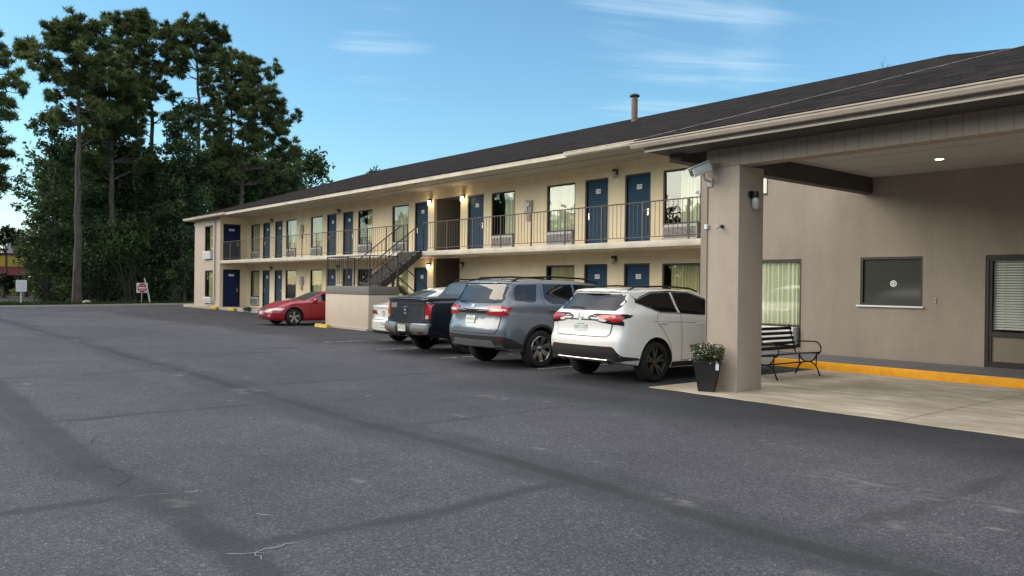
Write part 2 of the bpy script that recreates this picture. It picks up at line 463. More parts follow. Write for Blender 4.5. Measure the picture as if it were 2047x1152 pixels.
# ------------------------------------------------------------------ light settings
SUN_AZ_DEG, SUN_EL_DEG = 221., 24.
SUN_STR, SUN_ANGLE, SUN_COL = 1.2, 40., (1., .87, .70)
SKY_STR, EXPOSURE = .115, .80
SKY_TINT, FILL_CLOUD_COL = (.70, 1.0, 1.04), (9.4, 9.0, 8.7)
CL_ROT, CL_OFF, CLOUD_COL = -62, (1.3, .4, 0), (4.8, 5.7, 6.3)
# ------------------------------------------------------------------ ground
def lattice(lo, hi, f0, f1, step, grow=1.16):
    a = list(np.arange(f0, f1 + 1e-6, step))
    d = step; x = f0
    while x > lo:
        d = min(d * grow, 60); x -= d; a.insert(0, x)
    d = step; x = f1
    while x < hi:
        d = min(d * grow, 60); x += d; a.append(x)
    return np.array(a)

def vnoise(x, y, s, seed):
    """cheap smooth value noise on arrays"""
    r = np.random.default_rng(seed).random((64, 64))
    x = x / s; y = y / s
    i = np.floor(x).astype(int); j = np.floor(y).astype(int); u = x - i; v = y - j
    u = u * u * (3 - 2 * u); v = v * v * (3 - 2 * v)
    g = lambda a, b: r[a % 64, b % 64]
    return (g(i, j) * (1 - u) + g(i + 1, j) * u) * (1 - v) + (g(i, j + 1) * (1 - u) + g(i + 1, j + 1) * u) * v

def sst(a, b, x):
    t = np.clip((x - a) / (b - a), 0, 1); return t * t * (3 - 2 * t)

gx = lattice(-900, 700, -13.5, -1.2, .055, 1.05); gy = lattice(-700, 1200, 1.2, 12.0, .055, 1.05)
GX, GY = np.meshgrid(gx, gy, indexing='ij')
nx, ny = len(gx), len(gy)
I = np.arange(nx * ny).reshape(nx, ny)
F = np.stack([I[:-1, :-1], I[1:, :-1], I[1:, 1:], I[:-1, 1:]], -1).reshape(-1, 4)
V = np.stack([GX, GY, np.zeros_like(GX)], -1).reshape(-1, 3)
X_, Y_ = V[:, 0].astype(float), V[:, 1].astype(float)
fb = .55 * vnoise(X_, Y_, .6, 1) + .3 * vnoise(X_, Y_, .23, 2) + .15 * vnoise(X_, Y_, .11, 3)
lg = vnoise(X_, Y_, 2.2, 4)
seal = np.zeros(len(V)); scuff = np.zeros(len(V))
def band(d, half, soft, amt):
    global seal
    w = half * (.6 + .8 * fb) * (.7 + .6 * lg)
    seal = np.maximum(seal, amt * (1 - sst(w, w + soft, np.abs(d))) * (.55 + .6 * fb))
wob = (vnoise(X_, Y_ * 0, 1.7, 5) - .5) * .16
inr = lambda v, a, b: sst(a - .15, a + .15, v) * (1 - sst(b - .15, b + .15, v))
band(np.where((X_ > -48) & (X_ < 3), Y_ - 4.93 - wob, 9), .075, .10, 1.0)
band(np.where((X_ > -48) & (X_ < 3), Y_ - 4.93 - wob * 2, 9), .28, .30, .55)
band(np.where((X_ > -26) & (X_ < -2), Y_ - 1.8 - wob * 1.6, 9), .13, .10, .75)
band(np.where((X_ > -13) & (X_ < -6.0), Y_ - 1.78 - wob * 3, 9), .22, .14, .45)
for x0, a, b, amt in ((-10.98, 1.9, 4.8, .6), (-6.75, -2, 2.0, .6), (-5.08, 1.9, 4.9, .6), (-19.05, 5, 11.4, .7), (-13.1, 5, 9.2, .6), (-20.3, 1.9, 9.2, .6), (-28.3, 4.9, 9.1, .6), (-16.2, 1.8, 4.9, .5), (-24.5, 1.8, 4.9, .45), (-2.9, 4.9, 8.3, .4), (-8.4, 4.9, 8.2, .4)):
    wb = (vnoise(X_ * 0, Y_, 1.1, int(abs(x0) * 10)) - .5) * .18
    q = np.abs(X_ - x0 - wb - (Y_ - 3) * .02)
    seal = np.maximum(seal, min(1, amt * 1.35) * (1 - sst(.035 * (.5 + fb), .035 + .10 * (.4 + fb), q)) * inr(Y_, a, b) * (.5 + .6 * fb))
# newer dark asphalt by slab and cars; bay tone also holds painted under-car shade
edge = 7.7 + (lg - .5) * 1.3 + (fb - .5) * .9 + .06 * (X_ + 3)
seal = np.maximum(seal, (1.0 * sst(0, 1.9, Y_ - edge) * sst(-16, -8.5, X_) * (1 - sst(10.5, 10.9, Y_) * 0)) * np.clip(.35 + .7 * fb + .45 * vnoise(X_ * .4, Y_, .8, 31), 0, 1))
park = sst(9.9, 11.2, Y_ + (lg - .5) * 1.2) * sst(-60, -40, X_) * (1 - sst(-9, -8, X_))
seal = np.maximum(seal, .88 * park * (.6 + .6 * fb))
# broad, faint traffic staining
seal = np.maximum(seal, .28 * sst(.58, .85, vnoise(X_, Y_ * .5, 3.3, 9)) * (.6 + .6 * fb))
def patch(x, y, rx, ry, amt, th=.55):
    global scuff
    d = np.hypot((X_ - x) / rx, (Y_ - y) / ry)
    scuff = np.maximum(scuff, .75 * amt * (1 - sst(.1, 1., d + .5 * (fb - .5))) * sst(th - .02, th + .16, .5 * vnoise(X_, Y_ * 2.2, .13, 22) + .5 * vnoise(X_, Y_, .07, 21)))
for q in ((-16.2, 5.25, .6, .45, .55), (-15.2, 4.7, .5, .3, .45), (-12.4, 4.85, .5, .3, .45), (-25.3, 5.0, .8, .5, .55), (-3.6, 6.9, .9, .5, .3), (-4.1, 5.2, .35, .25, .4), (-2.7, 5.9, .7, .35, .4), (-5.1, 7.9, .6, .25, .35), (-8.6, 6.2, .3, .2, .35), (-2.55, 4.4, .35, .25, .3), (-9.7, 7.6, .9, .3, .3), (-6.4, 1.95, .4, .2, .3), (-2.4, 7.0, .5, .3, .35)):
    patch(*q)
for k in range(20):
    patch(rng.uniform(-16, -1.5), rng.uniform(2, 9), rng.uniform(.05, .2), rng.uniform(.04, .12), .5, .5)
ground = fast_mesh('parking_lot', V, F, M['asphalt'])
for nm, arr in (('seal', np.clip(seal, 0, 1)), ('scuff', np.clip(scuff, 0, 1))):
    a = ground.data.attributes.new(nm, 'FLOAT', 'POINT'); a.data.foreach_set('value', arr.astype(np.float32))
tag(ground, kind='structure')

def ribbon(mb, pts, w, z, jag=.4, seed=0, mi=0):
    r = np.random.default_rng(seed)
    P = [Vector((p[0], p[1], 0)) for p in pts]
    fine = []
    for a, b in zip(P[:-1], P[1:]):
        n = max(2, int((b - a).length / .06))
        for k in range(n): fine.append(a.lerp(b, k / n))
    fine.append(P[-1])
    o = len(mb.v)
    for i, p in enumerate(fine):
        t = (fine[min(i + 1, len(fine) - 1)] - fine[max(i - 1, 0)]).normalized(); n = Vector((-t.y, t.x, 0))
        ww = w * (1 - jag * r.random()); off = n * (r.random() - .5) * w * jag * 2
        for s_ in (-.5, .5):
            q = p + off + n * ww * s_; mb.v.append((q.x, q.y, z))
    for i in range(len(fine) - 1):
        mb.f.append((o + 2 * i, o + 2 * i + 1, o + 2 * i + 3, o + 2 * i + 2)); mb.m.append(mi)
mb = MB()
ribbon(mb, [(-5.0, 1.82), (-4.95, 1.9), (-4.93, 1.98), (-4.88, 2.02)], .012, .004, .7, 1)
ribbon(mb, [(-4.93, 1.98), (-4.96, 2.06), (-4.94, 2.13), (-4.97, 2.2), (-4.94, 2.28)], .015, .004, .7, 2)
ribbon(mb, [(-4.93, 1.98), (-4.87, 1.96), (-4.85, 1.99), (-4.78, 1.96)], .009, .004, .7, 3)
ribbon(mb, [(-6.82, 1.7), (-6.77, 1.78), (-6.79, 1.86), (-6.71, 1.97), (-6.73, 2.04)], .011, .004, .8, 4)
ribbon(mb, [(-6.7, 2.1), (-6.66, 2.14), (-6.67, 2.2)], .02, .004, .9, 5)
ribbon(mb, [(-5.75, 2.32), (-5.62, 2.4)], .02, .004, .8, 6)
tag(mb.build('pavement_cracks', mat('chalky_crack', (.30, .30, .30), .9)), kind='structure')
mb = MB()
ribbon(mb, [(-8.1, 1.75), (-8.0, 1.84), (-7.86, 1.83), (-7.75, 1.9), (-7.6, 1.86), (-7.48, 1.9), (-7.35, 1.83), (-7.2, 1.7)], .010, .004, .7, 8)
ribbon(mb, [(-9.7, 2.1), (-9.3, 1.95), (-9.0, 2.15), (-8.8, 2.1)], .010, .004, .7, 9)
tag(mb.build('open_cracks', M['ink']), kind='structure')

# parking bay lines (worn)
mb = MB()
def worn_line(x, y0, y1, seed, keep=.8, w=.1):
    r = np.random.default_rng(seed); y = y0
    while y < y1:
        d = r.uniform(.08, .5)
        if r.random() < keep: ribbon(mb, [(x, y), (x, min(y1, y + d))], w, .005, .35, seed + int(y * 10))
        y += d
for i, x in enumerate((-12.42, -15.48, -18.4, -21.5)):
    worn_line(x, 10.6 if i else 10.9, 17.4, 40 + i, .8 if i else .95)
for i, x in enumerate(np.arange(-33.2, -57, -3.05)):
    worn_line(x, 11.6, 17.3, 60 + i, .5, .09)
tag(mb.build('parking_lines', M['line']), kind='structure')

# canopy slab, walks, kerbs
mb = MB()
NS = 44
edge_pts = [(-9.1 + k * (14.1 / NS), 10.56 + (random.random() - .5) * .05) for k in range(NS + 1)]
edge_pts[0] = (-9.1, 10.52)
poly = edge_pts + [(5.0, 15.94), (-9.1, 15.94)]
mb.prism(poly, -.02, .012, 'xy')
tag(mb.build('canopy_slab', M['concrete']), kind='structure')
mb = MB()
ribbon(mb, [(-4.9, 10.58), (-4.9, 15.9)], .012, .0145, .2, 90); ribbon(mb, [(-8.9, 14.85), (3, 14.85)], .010, .0145, .3, 91)
tag(mb.build('slab_joints', mat('joint_dirt', (.12, .11, .09), .9)), kind='structure')
mb = MB(); mb.box(-13.6, 5, 15.99, 17.75, -.05, .18)
tag(mb.build('walkway', M['walk']), kind='structure')
mb = MB(); mb.bevbox(-10.2, 5, 15.93, 15.995, -.05, .178, .008)
tag(mb.build('kerb', M['yellow'], smooth=True), kind='structure')
mb = MB(); mb.box(-13.6, -10.2, 15.93, 15.989, -.05, .177)
tag(mb.build('kerb', M['oldwalk']), kind='structure')
mb = MB(); mb.box(-57.0, -13.601, 17.80, 19.45, -.05, .175)
tag(mb.build('walkway', M['oldwalk']), kind='structure')
mb = MB()
x = -57.0; 
while x < -13.7:
    x1 = min(x + 1.9, -13.65)
    mb.bevbox(x, x1 - .015, 17.64, 17.797, -.05, .16, .02)
    x = x1
tag(mb.build('kerb', M['oldwalk'], smooth=True), kind='structure')
# far edge of the lot: kerb, verge
mb = MB()
ky = [(-56.7, -6), (-57.3, 4), (-58.2, 9), (-59.4, 13), (-61.6, 18), (-62.6, 22), (-63.5, 40)]
ky = [(-55.2, -60), (-55.9, -25)] + ky
for a, b in zip(ky[:-1], ky[1:]):
    mb.add([(a[0], a[1], -.05), (b[0], b[1], -.05), (b[0], b[1], .11), (a[0], a[1], .11), (a[0] - .3, a[1], .11), (b[0] - .3, b[1], .11), (a[0] - .3, a[1], -.05), (b[0] - .3, b[1], -.05)], [(0, 1, 2, 3), (3, 2, 5, 4), (4, 5, 7, 6)])
tag(mb.build('kerb', M['oldwalk']), kind='structure')
mb = MB()
v = []; 
for (x, y) in ky: v += [(x - .31, y, .05), (x - 70, y, .12)]
mb.add(v, [(2 * i, 2 * i + 2, 2 * i + 3, 2 * i + 1) for i in range(len(ky) - 1)])
tag(mb.build('verge_soil', M['soil']), kind='structure')
# grass on the verge and in front of the trees
n = 26000
yy = rng.uniform(-8, 30, n)
xx = np.interp(yy, [k[1] for k in ky], [k[0] for k in ky]) - .32 - rng.exponential(2.2, n)
hh = rng.uniform(.05, .22, n); an = rng.uniform(0, 2 * PI, n); w = .035
base = np.stack([xx, yy, np.full(n, .05)], -1)
dx = np.stack([np.cos(an) * w, np.sin(an) * w, np.zeros(n)], -1)
tip = base + np.stack([rng.normal(0, .05, n), rng.normal(0, .05, n), hh], -1)
V = np.stack([base - dx, base + dx, tip], 1).reshape(-1, 3)
tag(fast_mesh('verge_grass', V, np.arange(3 * n).reshape(-1, 3), M['grass']), kind='stuff')

# ------------------------------------------------------------------ motel
motel = thing('motel', 'long two storey tan motel with blue doors, dark shingle roof and drive-through canopy', 'motel', (-28, 18, 0))
YF, YW = 17.75, 19.45
FZ, GZ = 3.06, .175
DOORS = {'B': (-47.72, -46.64), 'C': (-45.92, -44.84), 'F': (-39.18, -38.10), 'G': (-37.38, -36.30), 'J': (-30.60, -29.52), 'K': (-26.60, -25.52), 'N': (-19.80, -18.70), 'O': (-17.96, -16.86)}
WINS = {'A': (-49.62, -48.18), 'D': (-44.36, -42.94), 'E': (-41.12, -39.70), 'H': (-35.80, -34.36), 'I': (-32.54, -31.10), 'L': (-25.02, -23.56), 'M': (-21.76, -20.28), 'P': (-16.36, -14.90)}
BREEZE = (-29.05, -27.10)
def wall(name, x0, x1, z0, z1, y, holes, m, jamb=.14):
    mb = MB()
    xs = sorted({x0, x1, *[h[0] for h in holes], *[h[1] for h in holes]}); zs = sorted({z0, z1, *[h[2] for h in holes], *[h[3] for h in holes]})
    for i in range(len(xs) - 1):
        for j in range(len(zs) - 1):
            cx, cz = (xs[i] + xs[i + 1]) / 2, (zs[j] + zs[j + 1]) / 2
            if any(h[0] < cx < h[1] and h[2] < cz < h[3] for h in holes): continue
            mb.quad((xs[i], y, zs[j]), (xs[i + 1], y, zs[j]), (xs[i + 1], y, zs[j + 1]), (xs[i], y, zs[j + 1]))
    for a, b, c, d in holes:
        mb.quad((a, y, c), (a, y + jamb, c), (a, y + jamb, d), (a, y, d)); mb.quad((b, y, c), (b, y, d), (b, y + jamb, d), (b, y + jamb, c))
        mb.quad((a, y, d), (a, y + jamb, d), (b, y + jamb, d), (b, y, d)); mb.quad((a, y, c), (b, y, c), (b, y + jamb, c), (a, y + jamb, c))
    return mb.build(name, m, motel)

TOPU, TOPL = 5.36, 2.48
WB = .03
holesU = [(*DOORS[k], FZ, TOPU) for k in DOORS] + [(*WINS[k], FZ + .06, TOPU - .02) for k in WINS] + [(*BREEZE, FZ, 5.42)]
lowD = [k for k in DOORS if k != 'K']; lowW = [k for k in WINS if k != 'L']
holesL = [(*DOORS[k], GZ, TOPL) for k in lowD] + [(*WINS[k], GZ + .10, TOPL - .02) for k in lowW] + [(*BREEZE, GZ, 2.85)]
wall('upper_wall', -50.3, -13.6, FZ, 5.82, YW, holesU, M['cream'])
wall('lower_wall', -50.3, -13.6, GZ, 2.87, YW, holesL, M['cream'])
mb = MB(); mb.quad((-50.2, 20.4, 0), (-29.2, 20.4, 0), (-29.2, 20.4, 5.8), (-50.2, 20.4, 5.8)); mb.quad((-26.95, 20.4, 0), (-13.6, 20.4, 0), (-13.6, 20.4, 5.8), (-26.95, 20.4, 5.8))
mb.build('dark_room_backing', M['interior'], motel)
# breezeway passage: side walls, ceilings, end wall
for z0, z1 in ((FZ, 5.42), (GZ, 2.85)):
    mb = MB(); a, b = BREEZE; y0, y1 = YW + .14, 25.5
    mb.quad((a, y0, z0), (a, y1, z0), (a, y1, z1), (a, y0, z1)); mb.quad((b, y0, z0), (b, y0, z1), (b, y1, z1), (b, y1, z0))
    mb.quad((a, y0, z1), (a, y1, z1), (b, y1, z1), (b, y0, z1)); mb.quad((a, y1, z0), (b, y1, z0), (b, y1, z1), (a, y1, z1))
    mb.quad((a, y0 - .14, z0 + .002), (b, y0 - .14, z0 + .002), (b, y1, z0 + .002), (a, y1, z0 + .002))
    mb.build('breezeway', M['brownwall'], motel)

def frame_ring(mb, x0, x1, z0, z1, y0, y1, w=.05, mi=0, bottom=True):
    mb.box(x0, x0 + w, y0, y1, z0, z1, mi); mb.box(x1 - w, x1, y0, y1, z0, z1, mi)
    mb.box(x0 + w, x1 - w, y0, y1, z1 - w, z1, mi)
    if bottom: mb.box(x0 + w, x1 - w, y0, y1, z0, z0 + w, mi)

def make_door(x0, x1, z0, z1, y, num, right_handle, m='bluedoor', pw=.22):
    mb = MB(); frame_ring(mb, x0 + .004, x1 - .004, z0, z1 - .004, y + .015, y + .13, .055, bottom=False)
    fr = mb.build('door_frame', M['bronze'], motel)
    d = MB(); d.bevbox(x0 + .062, x1 - .062, y + .072, y + .115, z0 + .015, z1 - .062, .004)
    d.box(x0 + .062, x1 - .062, y + .05, y + .06, z0 + .002, z0 + .014)
    dr = d.build('door', M[m], motel)
    cx, cz = (x0 + x1) / 2 + .02, z1 - .42
    p = MB(); p.bevbox(cx - pw / 2, cx + pw / 2, y + .064, y + .0715, cz - .075, cz + .075, .003, 0)
    add_text(p, num, .13, lambda u, w: (cx + u, y + .0625, cz + w - .005), 1)
    p.build('number_plate', [M['white'], M['ink']], dr)
    hx = x1 - .15 if right_handle else x0 + .15
    h = MB(); h.bevbox(hx - .035, hx + .035, y + .052, y + .0715, z0 + .93, z0 + 1.16, .006)
    s = -1 if right_handle else 1
    h.tube([(hx, y + .05, z0 + 1.1), (hx, y + .0, z0 + 1.1), (hx + s * .11, y - .002, z0 + 1.1)], .011)
    h.build('door_handle', M['steel'], dr)

NUM = {'B': '221', 'C': '219', 'F': '217', 'G': '215', 'J': '213', 'K': '211', 'N': '209', 'O': '207'}
NUML = {'B': '117', 'C': '115', 'F': '113', 'G': '111', 'J': '109', 'N': '105', 'O': '103'}
RH = {'B': 0, 'C': 1, 'F': 0, 'G': 1, 'J': 0, 'K': 1, 'N': 0, 'O': 1}
for k, (a, b) in DOORS.items():
    make_door(a, b, FZ + .003, TOPU - .003, YW, NUM[k], RH[k])
for k in lowD:
    a, b = DOORS[k]; make_door(a, b, GZ + .003, TOPL - .003, YW, NUML[k], RH[k])

def wavy(mb, x0, x1, z0, z1, y, seed, amp=.03, per=.13):
    r = np.random.default_rng(seed); n = max(6, int((x1 - x0) / .02)); o = len(mb.v); ph = r.uniform(0, 6)
    for i in range(n + 1):
        x = x0 + (x1 - x0) * i / n
        yy = y + amp * math.sin(2 * PI * x / per + ph + .8 * math.sin(x * 5 + ph)) + amp * .4 * math.sin(2 * PI * x / per * 2.3)
        for z in (z0, z1): mb.v.append((x, yy, z))
    for i in range(n): mb.f.append((o + 2 * i, o + 2 * i + 2, o + 2 * i + 3, o + 2 * i + 1)); mb.m.append(0)

def make_window(x0, x1, z0, z1, zd, y, spans, cm, seed, ac='flush', drop=0.):
    """frame with a pane above zd and an air-conditioner below; spans: curtain extents as fractions"""
    mb = MB(); e = .004
    frame_ring(mb, x0 + e, x1 - e, z0 + e, z1 - e, y + .02, y + .11, .05)
    mb.box(x0 + .054, x1 - .054, y + .025, y + .105, zd - .05, zd)
    w = mb.build('window', M['bronze'], motel)
    g = MB(); g.box(x0 + .055, x1 - .055, y + .062, y + .068, zd, z1 - .055); g.build('glass', M['glass'], w)
    for i, (a, b) in enumerate(spans):
        c = MB(); wavy(c, x0 + .06 + (x1 - x0 - .12) * a, x0 + .06 + (x1 - x0 - .12) * b, zd - .1, z1 - .03, y + .125, seed + i)
        c.build('curtain', M[cm], w, smooth=True)
    if ac:
        m = MB()
        xa, xb = x0 + .057, x1 - .11
        yo = y - .05 if ac == 'flush' else y - .16
        m.bevbox(xa, xb, yo, y + .12, z0 + .06, zd - .053, .012)
        for k in range(9):
            z = z0 + .11 + k * (zd - z0 - .24) / 9
            m.box(xa + .04, xb - .04, yo - .004, yo + .01, z, z + .022, 1)
        m.build('ac_unit', [M['acgrey'] if ac == 'flush' else M['white'], M['bronze'] if ac == 'flush' else M['acgrey']], w)
    return w
CURU = {'A': [(.1, 1)], 'D': [(.35, 1)], 'E': [(.0, 1)], 'H': [(.55, 1)], 'I': [(0, 1)], 'L': [(.5, 1)], 'M': [(.0, 1)], 'P': [(.4, 1)]}
for i, (k, (a, b)) in enumerate(WINS.items()):
    make_window(a, b, FZ + .065, TOPU - .024, 3.70, YW, CURU[k], 'curtain' if k in 'MLPDI' else 'curtain2', 100 + i)
CL = {'A': [(.2, 1)], 'D': [(.9, 1)], 'E': [(.15, 1)], 'H': [(.8, 1)], 'I': [(0, 1)], 'M': [(.1, 1)], 'P': [(.15, 1)]}
for i, k in enumerate(lowW):
    a, b = WINS[k]; make_window(a, b, GZ + .105, TOPL - .024, .86, YW, CL[k], 'curtain2', 130 + i)

# left end block
mb = MB()
x0, x1 = -55.07, -50.3
hs = [(-53.1, -51.6, 3.12, 5.33), (-53.02, -51.52, .32, 2.46)]
wall('end_block_wall', x0, x1, GZ - .17, 5.80, YF, hs, M['endwall'])
for i, h in enumerate(hs):
    make_window(h[0], h[1], h[2] + .002, h[3] - .002, (3.74, .80)[i], YF, [[(.45, 1)], [(.35, 1)]][i], 'curtain2', 160 + i, 'out')
mb = MB(); mb.quad((x0, YF, 0), (x0, YF + 18.4, 0), (x0, YF + 18.4, 5.8), (x0, YF, 5.8)); mb.quad((x0 + .1, YF + 1.2, 0), (x1 - .1, YF + 1.2, 0), (x1 - .1, YF + 1.2, 5.8), (x0 + .1, YF + 1.2, 5.8), 1)
mb.build('end_wall', [M['endwall'], M['interior']], motel)
# wall that closes the walkway, with a wide navy door on each floor
for zb, zt, top, num in ((FZ, 5.80, 5.36, '223'), (GZ, 2.87, 2.52, '119')):
    mb = MB(); X = -50.3; ya, yb = 17.95, 19.04
    for (a, b, c, d) in ((YF, ya, zb, zt), (yb, YW, zb, zt), (ya, yb, top, zt)):
        mb.quad((X, a, c), (X, b, c), (X, b, d), (X, a, d))
    for q in (ya, yb): mb.quad((X, q, zb), (X - .14, q, zb), (X - .14, q, top), (X, q, top))
    mb.quad((X, ya, top), (X, yb, top), (X - .14, yb, top), (X - .14, ya, top))
    mb.build('walkway_end_wall', M['cream'], motel)
    f = MB()
    f.box(X - .12, X - .02, ya + .004, ya + .054, zb + .002, top - .004); f.box(X - .12, X - .02, yb - .054, yb - .004, zb + .002, top - .004); f.box(X - .12, X - .02, ya + .054, yb - .054, top - .054, top - .004)
    f.build('door_frame', M['bronze'], motel)
    d = MB(); d.bevbox(X - .10, X - .06, ya + .058, yb - .058, zb + .015, top - .058, .004)
    dr = d.build('door', M['navydoor'], motel)
    p = MB(); cy, cz = (ya + yb) / 2, top - .36; p.bevbox(X - .059, X - .052, cy - .17, cy + .17, cz - .07, cz + .07, .003)
    add_text(p, num, .12, lambda u, w: (X - .0505, cy + u, cz + w), 1)
    p.build('number_plate', [M['white'], M['ink']], dr)
    h = MB(); h.bevbox(X - .058, X - .04, yb - .2, yb - .13, zb + .93, zb + 1.16, .006); h.tube([(X - .04, yb - .165, zb + 1.1), (X + .0, yb - .165, zb + 1.1), (X + .0, yb - .28, zb + 1.1)], .011)
    h.build('door_handle', M['steel'], dr)

# balcony slab and railing
mb = MB(); mb.bevbox(-50.295, -13.6, YF, YW - .003, 2.872, 3.058, .012)
mb.build('balcony_slab', M['trim'], motel, smooth=True)
def railing(mb, p0, p1, z_base, top=1.13, sp=.165, rr=.02, pr=.0085, skip_ends=False, rise=0.):
    """top rail, bottom rail and pickets from p0 to p1 (xy); rise: height gained along the way"""
    p0 = Vector((*p0, z_base)); p1 = Vector((*p1, z_base + rise)); L = (p1 - p0).length
    T = Vector((0, 0, top)); B = Vector((0, 0, .11))
    mb.tube([p0 + T, p1 + T], rr, 6); mb.tube([p0 + B, p1 + B], .016, 4)
    n = max(1, int(round(Vector((p1.x - p0.x, p1.y - p0.y)).length / sp)))
    for k in range(1, n):
        q = p0.lerp(p1, k / n); mb.tube([q + B, q + T], pr, 4, cap=False)
yr = YF + .07
for a, b in ((-50.15, -28.58), (-27.35, -13.62)):
    mb = MB(); railing(mb, (a, yr), (b, yr), FZ)
    r = mb.build('balcony_railing', M['rail'], motel)
    x = b if a < -40 else a
    step = -1.68 if a < -40 else 1.66
    while a - .01 <= x <= b + .01:
        p = MB(); p.box(x - .02, x + .02, yr - .02, yr + .02, FZ - .05, FZ + 1.125); p.build('post', M['rail'], r); x += step

# roof
E0, E1, EY, EZ, RZ, RYY = -55.6, -1.4, 17.2, 5.92, 9.2, 26.8
EB = 2 * RYY - EY
A = [(E0, EY, EZ), (E1, EY, EZ), (E1, EB, EZ), (E0, EB, EZ), (E0 + 9.6, RYY, RZ), (E1 - 9.6, RYY, RZ)]
mb = MB(); mb.add(A, [(0, 1, 5, 4), (1, 2, 5), (2, 3, 4, 5), (3, 0, 4)])
low = [(x, y, z - .03) for x, y, z in A[:4]]
mb.add(A[:4] + low, [(0, 4, 5, 1), (1, 5, 6, 2), (2, 6, 7, 3), (3, 7, 4, 0)])
mb.build('roof', M['shingle'], motel)
mb = MB()
mb.box(E0 + .02, E1 - .02, EY + .03, EY + .06, 5.735, 5.888); mb.box(E0 + .02, E0 + .05, EY + .06, EB - .03, 5.735, 5.888); mb.box(E1 - .05, E1 - .02, EY + .06, EB - .03, 5.735, 5.888)
mb.build('fascia', M['trim'], motel)
mb = MB(); mb.quad((E0 + .05, EY + .06, 5.80), (E1 - .05, EY + .06, 5.80), (E1 - .05, YW + .1, 5.80), (E0 + .05, YW + .1, 5.80)); mb.quad((E0 + .05, YW + .1, 5.80), (x0, YW + .1, 5.80), (x0, EB, 5.80), (E0 + .05, EB, 5.80))
mb.box(-50, -13.7, YF + .55, YF + .58, 5.78, 5.797)
mb.build('soffit', M['soffit'], motel)
def gutter(name, a, b, y, z, m, hgt=.125, par=None):
    mb = MB()
    prof = [(0, 0), (0, -hgt), (-.075, -hgt), (-.10, -hgt * .55), (-.10, -.03), (-.12, -.02), (-.12, 0), (-.108, 0), (-.09, -.025), (-.07, -hgt + .015), (-.012, -hgt + .015), (-.012, 0)]
    mb.prism([(y + u, z + w) for u, w in prof], a, b, 'yz')
    return mb.build(name, m, par or motel)
gutter('gutter', E0, -48.0, EY + .028, 5.885, M['trim'])
gutter('gutter', -18.4, -9.3, EY + .028, 5.885, M['trim'])
mb = MB(); mb.tube([(-51.08, YF - .42, 5.74), (-51.08, YF - .06, 5.58), (-51.08, YF - .06, .62), (-51.2, YF - .1, .45), (-51.6, YF - .14, .33)], .038, 8)
mb.build('downspout', M['gutter'], motel, smooth=True)
mb = MB(); mb.lathe([(.13, 0), (.125, .3), (.13, .32), (.13, 1.05), (.115, 1.05), (.115, 1.14)], (-22.6, 25.0, 8.45), n=16)
mb.lathe([(.05, 1.14), (.2, 1.14), (.21, 1.19), (.13, 1.25), (.0, 1.27)], (-22.6, 25.0, 8.45), n=16, mi=1)
mb.build('vent_pipe', [noisy('rusty_vent', (.20, .12, .075), (.30, .20, .13), 6, .8), M['cladding']], motel, smooth=True)

# lobby wall
LW = (-13.6, 5.0)
lh = [(-12.06, -10.6, .30, 2.44), (-13.0, -11.55, 4.05, 5.3), (-9.13, -7.75, 1.37, 2.45), (-6.52, -4.72, .182, 2.45)]
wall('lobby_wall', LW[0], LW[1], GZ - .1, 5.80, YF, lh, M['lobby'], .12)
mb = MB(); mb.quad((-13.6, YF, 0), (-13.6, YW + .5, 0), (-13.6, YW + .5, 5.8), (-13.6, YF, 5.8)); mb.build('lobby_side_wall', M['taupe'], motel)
mb = MB(); mb.quad((-13.5, YF + 1.6, 0), (5, YF + 1.6, 0), (5, YF + 1.6, 5.8), (-13.5, YF + 1.6, 5.8)); mb.build('dark_room_backing', M['interior'], motel)
make_window(-12.06, -10.6, .302, 2.438, .84, YF, [(0, 1)], 'curtain', 180, 'out')
make_window(-13.0, -11.55, 4.052, 5.298, 4.12, YF, [(0, 1)], 'curtain', 181, None)
mb = MB(); frame_ring(mb, -9.126, -7.754, 1.374, 2.446, YF + .012, YF + .1, .045)
w = mb.build('window', M['bronze'], motel)
g = MB(); g.box(-9.08, -7.80, YF + .055, YF + .06, 1.42, 2.40); g.build('glass', M['darkglass'], w)
g = MB(); g.bevbox(-9.2, -7.72, YF - .06, YF + .012, 1.335, 1.372, .006); g.build('sill', M['white'], w)
g = MB(); g.lathe([(.072, -.004), (.072, 0)], (-8.40, YF + .052, 1.86), 'y', 28); g.lathe([(.05, -.006), (.05, -.005)], (-8.40, YF + .052, 1.86), 'y', 24, 1); g.lathe([(.04, -.0075), (.04, -.0065)], (-8.40, YF + .052, 1.86), 'y', 24, 0)
g.box(-8.435, -8.365, YF + .042, YF + .0435, 1.855, 1.868, 1); g.build('round_sticker', [M['white'], M['ink']], w)
